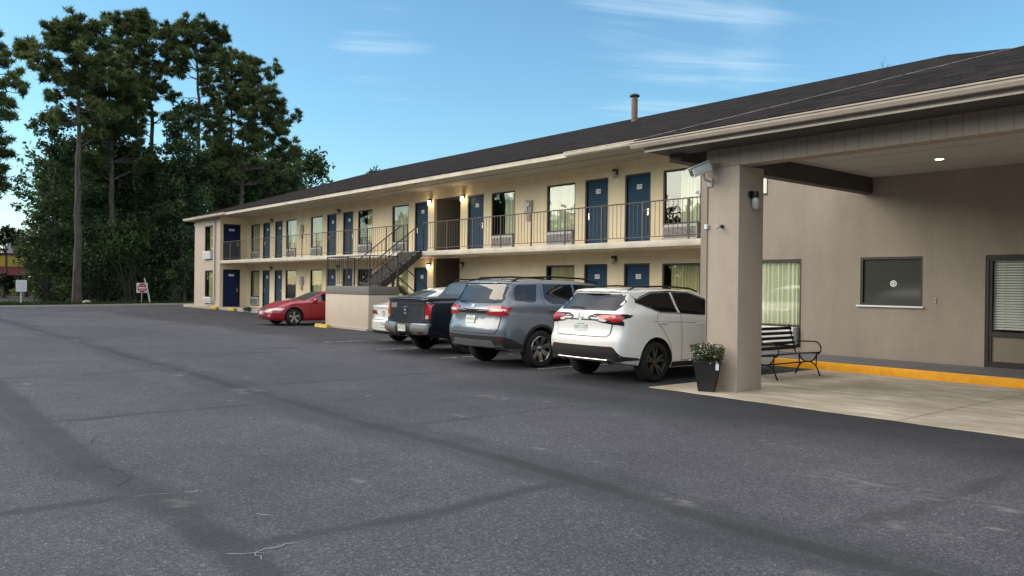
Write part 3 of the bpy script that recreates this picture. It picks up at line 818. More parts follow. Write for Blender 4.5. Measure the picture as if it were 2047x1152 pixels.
# glazed lobby door with blinds
mb = MB(); a, b, c, d = -6.516, -4.724, .184, 2.446
frame_ring(mb, a, b, c, d, YF + .012, YF + .1, .06)
for u0, u1 in ((a + .06, -5.64), (-5.60, b - .06)):
    mb.box(u0, u0 + .055, YF + .03, YF + .09, c + .06, d - .06); mb.box(u1 - .055, u1, YF + .03, YF + .09, c + .06, d - .06)
    mb.box(u0 + .055, u1 - .055, YF + .03, YF + .09, c + .06, c + .12); mb.box(u0 + .055, u1 - .055, YF + .03, YF + .09, .80, .90); mb.box(u0 + .055, u1 - .055, YF + .03, YF + .09, d - .11, d - .06)
dr = mb.build('lobby_door', M['bronze'], motel)
for u0, u1 in ((a + .115, -5.695), (-5.545, b - .115)):
    g = MB(); g.box(u0, u1, YF + .058, YF + .064, .90, d - .11); g.build('glass', M['glass'], dr)
    g = MB(); g.box(u0, u1, YF + .055, YF + .068, c + .12, .80); g.build('lower_panel', M['brownwall'], dr)
    g = MB(); z = .95
    while z < d - .13:
        g.add([(u0 + .01, YF + .085, z), (u1 - .01, YF + .085, z), (u1 - .01, YF + .105, z + .040), (u0 + .01, YF + .105, z + .040)], [(0, 1, 2, 3)]); z += .052
    g.tube([(u0 + .2, YF + .08, .95), (u0 + .2, YF + .08, d - .12)], .003, 4); g.tube([(u1 - .2, YF + .08, .95), (u1 - .2, YF + .08, d - .12)], .003, 4)
    g.build('blinds', M['white'], dr)

# canopy: pillars, beams, ceiling, roof
CE, CXR = 10.4, 2.2
for px0 in (-8.45, .6):
    mb = MB(); mb.bevbox(px0, px0 + .65, 11.17, 11.86, 0, 3.72, .008)
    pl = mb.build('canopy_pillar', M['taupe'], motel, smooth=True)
    mb = MB(); mb.box(px0 + .02, px0 + .63, 11.19, 11.84, -.02, .02); mb.build('pillar_foot', M['concrete'], pl)
mb = MB(); mb.box(-8.45, 1.25, 11.168, 11.47, 3.723, 4.06)
mb.build('front_beam', M['siding'], motel)
for bx in (-9.12, 1.4):
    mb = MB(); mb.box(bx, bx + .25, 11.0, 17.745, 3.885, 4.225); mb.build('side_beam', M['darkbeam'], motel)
mb = MB(); mb.quad((-8.87, 11.47, 4.235), (1.4, 11.47, 4.235), (1.4, 17.745, 4.235), (-8.87, 17.745, 4.235))
for y in (13.4, 14.88, 16.4): mb.box(-8.86, 1.39, y - .012, y + .012, 4.226, 4.2345)
mb.build('canopy_ceiling', M['ceiling'], motel)
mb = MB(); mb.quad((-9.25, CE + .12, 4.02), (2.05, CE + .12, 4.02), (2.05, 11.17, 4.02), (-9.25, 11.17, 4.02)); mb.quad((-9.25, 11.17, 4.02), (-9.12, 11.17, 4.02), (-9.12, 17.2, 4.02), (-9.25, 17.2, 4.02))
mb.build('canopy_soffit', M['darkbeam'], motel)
s = .342; cx = (-9.42 + CXR) / 2; t = (CXR + 9.42) / 2
ry = CE + t; rz = 4.225 + s * t
ye = 19.2
P = [(-9.42, CE, 4.225), (CXR, CE, 4.225), (cx, ry, rz), (cx, ye, rz), (-9.42, ye, 4.225), (CXR, ye, 4.225)]
mb = MB(); mb.add(P, [(0, 1, 2), (0, 2, 3, 4), (1, 5, 3, 2)])
lw = [(x, y, z - .035) for x, y, z in (P[0], P[1], P[5], P[4])]
mb.add([P[0], P[1], P[5], P[4]] + lw, [(0, 4, 5, 1), (1, 5, 6, 2), (3, 7, 4, 0)])
mb.build('canopy_roof', M['shingle'], motel)
gutter('gutter', -9.44, CXR, CE + .03, 4.188, M['gutter'], .105)
mb = MB(); mb.box(-9.22, CXR - .2, CE + .09, CE + .115, 4.015, 4.13); mb.box(-9.22, CXR - .2, CE + .07, CE + .09, 4.01, 4.035, 1); mb.box(-9.25, -9.22, CE + .09, 17.2, 4.015, 4.13)
mb.build('canopy_fascia', [M['gutter'], M['trim']], motel)
mb = MB(); mb.tube([(-9.6, 12.2, 4.02), (-8.62, 11.35, 3.72)], .05, 4); mb.build('corner_brace', M['bronze'], motel)
mb = MB()   # hip shingle caps
for k in range(24):
    u = k * .26; p = Vector((-9.42 + u, CE + u, 4.225 + s * u + .003)); q = p + Vector((.3, .3, .3 * s))
    n1 = Vector((.05, -.05, -.014)); n2 = Vector((-.05, .05, -.014)); up = Vector((0, 0, .006))
    if p.y + .3 < ry: mb.add([p + n1, p + up, q + up, q + n1], [(0, 1, 2, 3)]); mb.add([p + up, p + n2, q + n2, q + up], [(0, 1, 2, 3)])
mb.build('hip_caps', noisy('hip_cap_shingle', (.10, .095, .092), (.24, .23, .22), 9, .9), motel)

# ------------------------------------------------------------------ outside stair
stair = thing('staircase', 'dark steel outside staircase on a tan landing block in front of the balcony', 'staircase', (-27.6, 15, 0))
mb = MB(); mb.bevbox(-29.35, -25.92, 14.55, 15.8, 0, 1.30, .01)
lb = mb.build('landing_block', M['endwall'], stair, smooth=True)
mb = MB(); mb.bevbox(-29.358, -25.912, 14.542, 15.808, 1.302, 1.62, .01); mb.build('landing_band', M['greyband'], stair, smooth=True)
mb = MB(); mb.box(-29.45, -25.9, 14.46, 14.545, 0, .07); mb.build('footing', M['oldwalk'], lb)
def flight(x0, x1, y0, z0, y1, z1, n, name):
    for x in (x0, x1 - .05):
        mb = MB(); mb.prism([(y0 - .1, z0 - .05), (y0 + .1, z0 - .18), (y1 + .0, z1 - .22), (y1 + .0, z1 + .06), (y0 + .0, z0 + .10)], x, x + .05, 'yz')
        mb.build('stringer', M['darksteel'], stair)
    tr = MB()
    for k in range(n):
        f0 = (k + .5) / n; yy = y0 + (y1 - y0) * (k / n); zz = z0 + (z1 - z0) * ((k + 1) / n) - .02 if z1 > z0 else z0 + (z1 - z0) * ((k + 1) / n) - .02
        tr.box(x0 + .052, x1 - .052, yy, yy + abs(y1 - y0) / n + .02, zz - .045, zz)
        if z1 > z0: tr.box(x0 + .052, x1 - .052, yy + .004, yy + .016, zz - (z1 - z0) / n, zz - .046)
    tr.build('treads', M['darksteel'], stair)
flight(-28.85, -27.35, 15.81, 1.62, 17.74, 3.05, 8, 'upper')
flight(-27.28, -25.95, 15.81, 1.62, 17.75, .18, 8, 'lower')
mb = MB()
railing(mb, (-29.3, 14.6), (-25.97, 14.6), 1.62, 1.13); railing(mb, (-25.97, 14.6), (-25.97, 15.78), 1.62, 1.13); railing(mb, (-29.3, 14.6), (-29.3, 15.78), 1.62, 1.13)
lr = mb.build('landing_railing', M['darksteel'], stair)
for x, y in ((-29.3, 14.6), (-27.65, 14.6), (-25.97, 14.6), (-25.97, 15.78), (-29.3, 15.78)):
    p = MB(); p.box(x - .022, x + .022, y - .022, y + .022, 1.621, 2.76); p.build('post', M['darksteel'], lr)
for x in (-28.83, -27.33):
    mb = MB()
    a = Vector((x, 15.72, 2.68)); b = Vector((x, 17.62, 4.12))
    mb.tube([(x, 15.72, 1.75), a, b, (x, 17.8, 4.12), (x, 17.8, 3.08)], .022, 6); mb.tube([(x, 15.78, 1.85), (x, 17.7, 3.28)], .016, 4)
    for k in range(1, 11):
        q = a.lerp(b, k / 11); mb.tube([(x, q.y, q.z - .86), q], .009, 4, cap=False)
    mb.build('handrail', M['darksteel'], stair)
for x in (-27.22, -26.0):
    mb = MB(); a = Vector((x, 15.85, 2.55)); b = Vector((x, 17.75, 1.12))
    mb.tube([(x, 15.85, 1.65), a, b, (x, 17.9, 1.12), (x, 17.9, .18)], .022, 6); mb.tube([(x, 15.85, 1.75), (x, 17.8, .3)], .016, 4)
    mb.build('handrail', M['darksteel'], stair)

# ------------------------------------------------------------------ fixtures on the walls
def wall_lamp(loc, label, lit, face='y', group='wall lamps'):
    t = thing('wall_lamp', label, 'lamp', loc, 0 if face == 'y' else PI / 2, group)
    mb = MB(); mb.bevbox(-.06, .06, -.03, .0, -.06, .10, .006); mb.lathe([(.0, .12), (.075, .10), (.08, .05), (.065, .03)], (0, -.11, 0), n=14)
    mb.build('lamp_cap', M['bronze'], t, world=False, smooth=True)
    mb = MB(); mb.lathe([(.06, .03), (.068, -.06), (.055, -.16), (.0, -.18)], (0, -.11, 0), n=14)
    mb.build('lamp_glass', M['lamp_on' if lit else 'lamp_off'], t, world=False, smooth=True)
    if lit:
        ld = bpy.data.lights.new('lamp_light', 'POINT'); ld.energy = lit; ld.color = (1, .80, .5); ld.shadow_soft_size = .06
        lo = bpy.data.objects.new('lamp_light', ld); COL.objects.link(lo); lo.location = (loc[0], loc[1] - .24, loc[2] - .1)
    return t
for x, z, lb_, lit in ((-18.33, 5.47, 'unlit dark capped wall lamp between upper blue doors 209 and 207', 0), (-18.33, 2.62, 'unlit dark capped wall lamp between lower blue doors 105 and 103', 0),
                  (-26.86, 5.32, 'glowing upper wall lamp between the breezeway and door 211', 3.5), (-29.28, 5.32, 'glowing upper wall lamp between door 213 and the breezeway', 3.5),
                  (-29.28, 2.55, 'glowing lower wall lamp between the stair side door and the breezeway', 3.5), (-26.86, 2.55, 'unlit lower wall lamp right of the dark breezeway above the pickup', 0),
                  (-37.74, 5.42, 'unlit upper wall lamp between blue doors 217 and 215', 0), (-37.74, 2.55, 'unlit lower wall lamp between two blue doors behind the stair landing', 0),
                  (-46.28, 5.42, 'unlit upper wall lamp between blue doors 221 and 219 near the far end', 0), (-46.28, 2.58, 'unlit lower wall lamp between two blue doors above the red coupe', 0)):
    wall_lamp((x, YW, z), lb_, lit)
t = thing('wall_lamp', 'clear jar lamp on the shaded inner side of the canopy pillar', 'lamp', (-7.8, 11.5, 3.2), PI / 2)
mb = MB(); mb.bevbox(-.06, .06, -.03, 0, .0, .12, .006); mb.lathe([(.05, .11), (.06, .02), (.055, .0)], (0, -.085, 0), n=14); mb.box(-.085, -.06, -.03, 0, .02, .10); mb.box(.06, .085, -.03, 0, .02, .10)
mb.build('lamp_cap', M['bronze'], t, world=False, smooth=True)
mb = MB(); mb.lathe([(.05, .0), (.062, -.05), (.055, -.14), (.03, -.18), (.0, -.185)], (0, -.085, 0), n=16); mb.build('lamp_glass', M['jar'], t, world=False, smooth=True)

def utility_box(loc, label):
    t = thing('meter_panel', label, 'meter box', loc, 0, 'meter panels on the room wall')
    mb = MB(); mb.bevbox(-.20, .20, -.09, 0, -.05, .40, .008); mb.build('panel_box', M['oldwalk'], t, world=False)
    mb = MB(); mb.bevbox(-.17, .02, -.13, -.092, .0, .36, .006); mb.lathe([(.07, -.15), (.075, -.09)], (.1, 0, .24), 'y', 14); mb.build('meter_cover', M['acgrey'], t, world=False)
    mb = MB(); mb.tube([(.08, -.05, -.05), (.08, -.05, -.3), (-.02, -.05, -.34)], .02, 6); mb.bevbox(-.1, .1, -.07, 0, -.36, -.1, .006); mb.build('conduit', M['taupe'], t, world=False)
utility_box((-22.74, YW, 4.48), 'small grey meter panel on the upper wall between two curtained windows near the breezeway')
utility_box((-42.18, YW, 4.55), 'small grey meter panel on the upper wall left of the landing stair')
utility_box((-42.12, YW, 1.68), 'small grey meter panel on the lower wall above the red coupe')

t = thing('security_camera', 'large white bullet security camera on top of the canopy pillar', 'security camera', (-8.37, 11.17, 3.5)); t.scale = (.92,) * 3
mb = MB(); mb.bevbox(-.05, .05, -.03, 0, -.10, .06, .008); mb.tube([(0, -.02, 0), (0, -.17, .02), (0, -.2, .12)], .025, 8); mb.build('mount', M['acgrey'], t, world=False, smooth=True)
bm = bmesh.new(); bmesh.ops.create_cube(bm, size=1)
bmesh.ops.subdivide_edges(bm, edges=bm.edges[:], cuts=2, use_grid_fill=True)
Rt = Matrix.Translation((-.02, -.28, .19)) @ Matrix.Rotation(math.radians(-28), 4, 'Z') @ Matrix.Rotation(math.radians(24), 4, 'X')
for v in bm.verts:
    x, y, z = v.co; k = 1 - .28 * max(0, abs(z) * 2 - .3); v.co = Rt @ Vector((x * .20 * k, y * .36, z * .18 * (1 - .2 * max(0, abs(x) * 2 - .3))))
mb = MB(); mb.addbm(bm); mb.build('housing', M['white'], t, world=False, smooth=True)
bm = bmesh.new(); bmesh.ops.create_cube(bm, size=1)
for v in bm.verts: v.co = Rt @ Vector((v.co.x * .21, v.co.y * .41 - .02, v.co.z * .012 + .098))
mb = MB(); mb.addbm(bm); mb.build('sunshield', M['white'], t, world=False)
bm = bmesh.new(); bmesh.ops.create_cube(bm, size=1)
for v in bm.verts: v.co = Rt @ Vector((v.co.x * .12, v.co.y * .01 - .186, v.co.z * .10))
mb = MB(); mb.addbm(bm); mb.build('lens', M['darkglass'], t, world=False)
t = thing('cable_conduit', 'thin tan conduit with a white junction box running down the canopy pillar edge', 'conduit', (-8.425, 11.17, .02))
mb = MB(); mb.tube([(0, -.013, 0), (0, -.013, 3.4)], .009, 8); mb.build('pipe', mat('tan_conduit', (.34, .27, .215), .6), t, world=False)
mb = MB(); mb.bevbox(-.03, .03, -.055, -.0, 2.68, 2.76, .008); mb.build('junction_box', M['white'], t, world=False)
t = thing('pillar_spigot', 'tiny brown camera bracket on the middle of the canopy pillar face', 'bracket', (-8.12, 11.17, 2.73))
mb = MB(); mb.lathe([(.035, -.015), (.035, 0)], (0, 0, 0), 'y', 12); mb.tube([(0, -.01, 0), (-.01, -.08, .01)], .014, 8); mb.build('bracket', M['bronze'], t, world=False)
mb = MB(); mb.tube([(-.01, -.075, .0), (-.03, -.13, -.035)], .025, 10); mb.build('camera_head', M['acgrey'], t, world=False)
t = thing('doorbell', 'small cream call button on the wall right of the dark lobby window', 'doorbell', (-7.48, YF, 1.5))
mb = MB(); mb.bevbox(-.02, .02, -.02, 0, -.05, .05, .004); mb.build('button_plate', M['lamp_off'], t, world=False); mb = MB(); mb.lathe([(.01, -.026), (.01, -.02)], (0, 0, .01), 'y', 10); mb.build('button', M['ink'], t, world=False)
t = thing('ceiling_light', 'round lit recessed light in the canopy ceiling', 'light', (-6.75, 16.1, 4.235))
mb = MB(); mb.lathe([(.075, -.004), (.11, -.008), (.115, .0)], (0, 0, 0), n=24); mb.build('trim_ring', M['white'], t, world=False)
mb = MB(); mb.lathe([(.0, -.006), (.074, -.006), (.074, -.002)], (0, 0, 0), n=24); mb.build('lens', M['downlight'], t, world=False)
ld = bpy.data.lights.new('downlight', 'SPOT'); ld.energy = 12; ld.color = (1, .84, .6); ld.spot_size = 2.4; ld.spot_blend = .8; ld.shadow_soft_size = .07
lo = bpy.data.objects.new('downlight', ld); COL.objects.link(lo); lo.location = (-6.75, 16.1, 4.2)
t = thing('soffit_light', 'small round dome light under the roof eave above the stair', 'light', (-27.6, 17.6, 5.797))
mb = MB(); mb.lathe([(.09, -.03), (.09, 0)], (0, 0, 0), n=16); mb.build('base', M['acgrey'], t, world=False); mb = MB(); mb.lathe([(0, -.12), (.05, -.1), (.07, -.03)], (0, 0, 0), n=16); mb.build('dome', M['lamp_off'], t, world=False, smooth=True)

# ------------------------------------------------------------------ bench, planter, small things
t = thing('park_bench', 'black metal slatted bench behind the canopy pillar', 'bench', (-8.66, 13.98, .012))
def bench_part(fn, name, m='black', sm=True): mb = MB(); fn(mb); return mb.build(name, M[m], t, world=False, smooth=sm)
L2 = .80
def slats(mb):
    for k in range(6): mb.bevbox(-.22 + k * .085, -.22 + k * .085 + .055, -L2, L2, .415 + .008 * k, .43 + .008 * k, .004)
bench_part(slats, 'seat')
def backs(mb):
    for k in range(5):
        z = .50 + k * .095; x = -.26 - .028 * k; mb.prism([(x - .008, z), (x + .008, z), (x - .01, z + .058), (x - .026, z + .058)], -L2, L2, 'xz')
bench_part(backs, 'backrest')
def arc(cx, cz, r, a0, a1, y, n=12): return [(cx + r * math.cos(math.radians(a0 + (a1 - a0) * k / n)), y, cz + r * math.sin(math.radians(a0 + (a1 - a0) * k / n))) for k in range(n + 1)]
for y in (-L2 + .06, L2 - .06):
    def side(mb):
        mb.tube([(-.22, y, .66), (.16, y, .67)] + arc(.17, .53, .14, 90, -25, y) + [(.25, y, .42)], .014, 8)
        mb.tube([(-.40, y, .99), (-.235, y, .41), (.27, y, .45)], .014, 8)
        mb.tube(arc(.03, .45, .19, 180, 360, y), .014, 8)
        mb.tube(arc(.03, .035, .235, 10, 170, y), .014, 8); mb.tube([(.26, y, .075), (.30, y, .0)], .016, 8); mb.tube([(-.20, y, .075), (-.24, y, .0)], .016, 8)
        mb.tube([(-.16, y, .41), (-.15, y, .2)], .012, 6); mb.tube([(.22, y, .44), (.21, y, .2)], .012, 6)
    bench_part(side, 'side_frame')
bench_part(lambda mb: mb.tube([(.03, -L2 + .06, .265), (.03, L2 - .06, .265)], .012, 8), 'stretcher')

t = thing('flower_planter', 'square black planter of small white and pink flowers against the canopy pillar', 'planter', (-8.20, 10.92, .012), math.radians(28))
mb = MB()
def sq(h, z): return [(-h, -h, z), (h, -h, z), (h, h, z), (-h, h, z)]
v = sq(.125, 0) + sq(.195, .47) + sq(.205, .47) + sq(.205, .505) + sq(.175, .505) + sq(.17, .42)
f = [(3, 2, 1, 0)]
for i in range(5):
    for k in range(4): f.append((4 * i + k, 4 * i + (k + 1) % 4, 4 * i + 4 + (k + 1) % 4, 4 * i + 4 + k))
mb.add(v, f); mb.build('pot', noisy('charcoal_pot', (.018, .018, .019), (.028, .028, .03), 4, .5, .1), t, world=False)
mb = MB(); mb.box(-.168, .168, -.168, .168, .40, .445); mb.build('soil', M['soil'], t, world=False)
n = 900; V = []; 
for k in range(n):
    a = random.uniform(0, 2 * PI); rr = .25 * math.sqrt(random.random()); zt = .50 + random.random() ** 1.3 * (.33 - rr * .35)
    c = Vector((math.cos(a) * rr * (1 + (zt - .5) * .8), math.sin(a) * rr * (1 + (zt - .5) * .8), zt))
    d = Vector((random.gauss(0, 1), random.gauss(0, 1), random.gauss(0, .7))).normalized(); e = d.cross(Vector((random.random(), random.random(), 1))).normalized()
    s_ = random.uniform(.014, .028); V += [c - d * s_ * 1.4, c + e * s_ * .6, c + d * s_ * 1.4, c - e * s_ * .6]
fast_mesh('leaves', np.array(V), np.arange(4 * n).reshape(-1, 4), leafmat('planter_leaves', (.02, .035, .012), (.05, .085, .025), (.10, .14, .05)), t, False)
st = MB()
for k in range(20):
    a = random.uniform(0, 2 * PI); rr = random.uniform(.05, .30); st.tube([(math.cos(a) * rr * .4, math.sin(a) * rr * .4, .44), (math.cos(a) * rr * .8, math.sin(a) * rr * .8, .6), (math.cos(a) * rr, math.sin(a) * rr, random.uniform(.62, .84) - rr * .3)], .003, 4)
st.build('stems', mat('green_stem', (.05, .08, .03), .7), t, world=False)
V = []; F_ = []
fl = MB()
for k in range(95):
    a = random.uniform(0, 2 * PI); rr = .31 * math.sqrt(random.random()); z = .62 + random.uniform(-.06, .22) - rr * .32
    c = Vector((math.cos(a) * rr, math.sin(a) * rr, z)); nrm = Vector((random.gauss(0, .5), random.gauss(-.2, .5), 1)).normalized(); u = nrm.cross(Vector((0, 1, .2))).normalized(); w = nrm.cross(u)
    r_ = random.uniform(.010, .017)
    for p in range(5):
        b = 2 * PI * p / 5; dd = u * math.cos(b) + w * math.sin(b); ee = u * -math.sin(b) + w * math.cos(b)
        fl.add([c, c + dd * r_ * .6 + ee * r_ * .4, c + dd * r_ + nrm * .003, c + dd * r_ * .6 - ee * r_ * .4], [(0, 1, 2, 3)], 0 if k % 3 else 1)
fl.build('flowers', [mat('white_petal', (.72, .68, .62), .7), mat('pink_petal', (.50, .26, .28), .7)], t, world=False)
mb = MB(); mb.tube([(.14, -.15, .56), (.19, -.2, .47)], .002, 4); mb.box(.165, .215, -.212, -.209, .37, .47); mb.build('plant_tag', M['white'], t, world=False)

t = thing('wheel_stop', 'chipped yellow concrete wheel stop beside the stair landing block', 'wheel stop', (-29.0, 14.2, 0))
mb = MB(); mb.prism([(-.08, 0), (.08, 0), (.06, .13), (-.06, .13)], -.42, .62, 'yz'); mb.build('stop_block', M['yellowold'], t, world=False)
for i, (x, lb_) in enumerate(((-50.6, 'broken yellow concrete lump at the foot of the far end door'), (-47.6, 'low yellow concrete lump on the far kerb before the second window'))):
    o = MB(); o.bevbox(x - .5, x + .5, 17.45, 17.62, 0, .2, .04); tag(o.build('wheel_stop', M['yellowold'], smooth=True), lb_, 'wheel stop')

# signs at the far edge
t = thing('notice_sign', 'blank white square notice board on a grey post by the far kerb', 'sign', (-60.6, 8.55, 0), math.radians(90))
mb = MB(); mb.tube([(0, 0, 0), (0, 0, 1.05)], .055, 8); mb.build('post', M['acgrey'], t, world=False)
mb = MB(); mb.bevbox(-.31, .31, -.09, -.06, .93, 1.68, .01)
mb.build('board', M['white'], t, world=False)
mb = MB()
for k, wd in enumerate((.4, .46, .36, .44)): mb.box(-wd / 2, wd / 2, -.0925, -.0905, 1.5 - k * .12, 1.53 - k * .12)
mb.build('faded_lines', M['acgrey'], t, world=False)
t = thing('entry_sign', 'square white no entry sign with red disc on a thin post before the trees', 'sign', (-63.0, 16.55, 0), math.radians(90 - 3))
mb = MB(); mb.tube([(-.04, 0, 0), (0, 0, .95)], .025, 6); mb.build('post', M['acgrey'], t, world=False)
mb = MB(); mb.bevbox(-.38, .38, -.05, -.03, .86, 1.58, .008); mb.build('board', M['white'], t, world=False)
mb = MB(); mb.lathe([(.335, -.056), (.335, -.05)], (0, 0, 1.22), 'y', 32, 0); mb.box(-.285, .285, -.0585, -.0565, 1.17, 1.27, 1)
add_text(mb, 'DO NOT', .15, lambda u, w: (u, -.0575, 1.385 + w), 1); add_text(mb, 'ENTER', .15, lambda u, w: (u, -.0575, 1.055 + w), 1)
mb.build('sign_face', [mat('sign_red', (.42, .02, .035), .5), M['white']], t, world=False)
t = thing('leaning_pole', 'bare grey pole leaning left beside the no entry sign', 'pole', (-62.8, 17.08, 0))
mb = MB(); mb.tube([(0, 0, 0), (0, -.18, 1.0), (0, -.43, 1.95)], [.065, .055, .04], 8); mb.build('shaft', M['acgrey'], t, world=False, smooth=True)
mb = MB(); mb.lathe([(.12, 0), (.1, .05), (.07, .06)], (0, 0, 0), n=10); mb.build('base', M['oldwalk'], t, world=False)
# ------------------------------------------------------------------ vehicles
CARS = 1.04
def prof_fn(keys, sig):
    xs = np.array([k[0] for k in keys], float); ys = np.array([k[1] for k in keys], float)
    L = xs[-1]; d = np.linspace(-.6, L + .6, 1400); y = np.interp(d, xs, ys)
    if sig > 0:
        st = d[1] - d[0]; n = int(3 * sig / st) + 1; k = np.exp(-.5 * (np.arange(-n, n + 1) * st / sig) ** 2); k /= k.sum()
        y = np.convolve(np.pad(y, n, 'edge'), k, 'valid')
    return lambda s: float(np.interp(s, d, y))

def catmull(P, sub):
    out = []
    n = len(P)
    for i in range(n - 1):
        p0 = P[max(i - 1, 0)]; p1 = P[i]; p2 = P[i + 1]; p3 = P[min(i + 2, n - 1)]
        for k in range(sub):
            t = k / sub
            out.append(tuple(.5 * ((2 * b) + (-a + c) * t + (2 * a - 5 * b + 4 * c - d) * t * t + (-a + 3 * b - 3 * c + d) * t ** 3) for a, b, c, d in zip(p0, p1, p2, p3)))
    out.append(P[-1]); return out

class Car:
    def __init__(s, name, label, cat, loc, rz, paint, L, zt, zb, zw, hw, hr, yr, yf, wheels, wr, plan=(.10, .16), fade=(1.3, 1.0), sig=(.08, .05), rnd=.10):
        s.t = thing(name, label, cat, loc, rz); s.t.scale = (CARS,) * 3
        s.L = L; s.paint = paint
        fzt, fzb, fzw, fhw, fhr = [prof_fn(k, sg) for k, sg in ((zt, sig[0]), (zb, .1), (zw, .12), (hw, sig[1]), (hr, .1))]
        yz = [np.array(q, float) for q in (yr, yf)]
        st = sorted(set([0, .012, .03, .06, .1, .15] + [L - q for q in (0, .012, .03, .06, .1, .15)] + list(np.linspace(.2, L - .2, 62)))); s.st = st
        rings = []
        NB = 4
        for q in st:
            T, B, W, h, r = fzt(q), fzb(q), fzw(q), fhw(q), fhr(q)
            e = min(q, L - q)
            sh = rnd * (1 - math.sqrt(max(0, 1 - (1 - e / rnd) ** 2))) if e < rnd else 0
            h -= sh * .7; r -= sh * .7; T -= sh * .35; B += sh * .5
            D = T - W
            cr = .02 if D < .2 else .035
            up = [(h - .05, B + .0), (h - .012, B + .09), (h, B + .28), (h - .006, W - .17), (h - .035, W), (h - .062 + (r - h + .062) * .30, W + D * .28), (h - .062 + (r - h + .062) * .66, W + D * .60), (r, W + D * .87), (r - .07, T - cr * .9), (r * .55, T - cr * .3), (0, T)]
            up = catmull(up, 4)
            bot = [((h - .05) * k / NB, B) for k in range(NB)]
            rings.append(bot + up)
        nh = len(rings[0]); s.nh = nh
        def deform(x, y, z):
            a = yz[0]; f = max(0, 1 - y / fade[0]); f = f * f * (3 - 2 * f)
            y2 = y + f * float(np.interp(z, a[:, 0], a[:, 1])) + plan[0] * (abs(x) / 0.9) ** 2.4 * max(0, 1 - y / .8)
            b = yz[1]; g = max(0, 1 - (L - y) / fade[1]); g = g * g * (3 - 2 * g)
            y2 -= g * float(np.interp(z, b[:, 0], b[:, 1])) + plan[1] * (abs(x) / 0.9) ** 2.4 * max(0, 1 - (L - y) / .8)
            return (x, y2, z)
        V = []; Fc = []
        ring_n = 2 * nh - 2
        idx = []
        for y, R in zip(st, rings):
            o = len(V)
            for (x, z) in R: V.append(deform(x, y, z))
            for (x, z) in R[-2:0:-1]: V.append(deform(-x, y, z))
            idx.append(o)
        for i in range(len(st) - 1):
            for k in range(ring_n):
                a, b = idx[i] + k, idx[i] + (k + 1) % ring_n; c, d = idx[i + 1] + (k + 1) % ring_n, idx[i + 1] + k
                Fc.append((a, b, c, d))
        for end, o, y, R in ((0, idx[0], st[0], rings[0]), (1, idx[-1], st[-1], rings[-1])):
            lid = lambda k: o + k if k >= 0 else o + (ring_n + k)      # k<0: mirrored point
            prev = [lid(-k) if k else lid(0) for k in range(NB, 0, -1)] + [lid(k) for k in range(0, NB + 1)]
            for k in range(NB + 1, nh):
                x, z = R[k]
                if k == nh - 1:
                    for j in range(2 * NB): Fc.append((prev[j], prev[j + 1], lid(nh - 1)))
                    break
                row = [lid(-k)]
                for j in range(1, 2 * NB):
                    V.append(deform(x * (j / NB - 1), y, z)); row.append(len(V) - 1)
                row.append(lid(k))
                for j in range(2 * NB): Fc.append((prev[j], prev[j + 1], row[j + 1], row[j]))
                prev = row
        me = bpy.data.meshes.new('body'); me.from_pydata(V, [], Fc)
        bm = bmesh.new(); bm.from_mesh(me)
        bmesh.ops.recalc_face_normals(bm, faces=bm.faces[:])
        bmesh.ops.triangulate(bm, faces=[f for f in bm.faces if len(f.verts) > 4])
        s.bvh = BVHTree.FromBMesh(bm); bm.to_mesh(me); bm.free()
        # wheel arches
        ob = bpy.data.objects.new('body', me); COL.objects.link(ob)
        me.materials.append(paint); me.materials.append(M['cladding'])
        mb = MB()
        for wy in wheels:
            for sd in (-1, 1):
                xs = sorted((sd * .58, sd * 1.3))
                o = len(mb.v); n = 32; ar = wr + .062
                for xx in xs:
                    for k in range(n):
                        a = 2 * PI * k / n; mb.v.append((xx, wy + ar * math.cos(a), wr + .012 + ar * math.sin(a)))
                for k in range(n): mb.f.append((o + k, o + (k + 1) % n, o + n + (k + 1) % n, o + n + k)); mb.m.append(0)
                mb.f.append(tuple(o + k for k in range(n - 1, -1, -1))); mb.f.append(tuple(o + n + k for k in range(n))); mb.m += [0, 0]
        cut = mb.build('cutter', M['cladding'])
        md = ob.modifiers.new('arches', 'BOOLEAN'); md.operation = 'DIFFERENCE'; md.object = cut; md.solver = 'EXACT'; md.material_mode = 'TRANSFER'
        dg = bpy.context.evaluated_depsgraph_get(); dg.update()
        nm = bpy.data.meshes.new_from_object(ob.evaluated_get(dg)); nm.name = 'body'
        ob.modifiers.clear(); ob.data = nm
        bpy.data.objects.remove(cut)
        nm.polygons.foreach_set('use_smooth', [True] * len(nm.polygons)); nm.set_sharp_from_angle(angle=math.radians(32))
        ob.parent = s.t; s.body = ob
        s.wheels = wheels; s.wr = wr
    def cast(s, view, u, w):
        o, d = {'rear': (Vector((u, -3, w)), Vector((0, 1, 0))), 'front': (Vector((u, s.L + 3, w)), Vector((0, -1, 0))),
                'right': (Vector((3, u, w)), Vector((-1, 0, 0))), 'left': (Vector((-3, u, w)), Vector((1, 0, 0))), 'top': (Vector((u, w, 4)), Vector((0, 0, -1)))}[view]
        p, n, i, dist = s.bvh.ray_cast(o, d)
        if p is None: return None
        if n.dot(d) > 0: n = -n
        return p, n
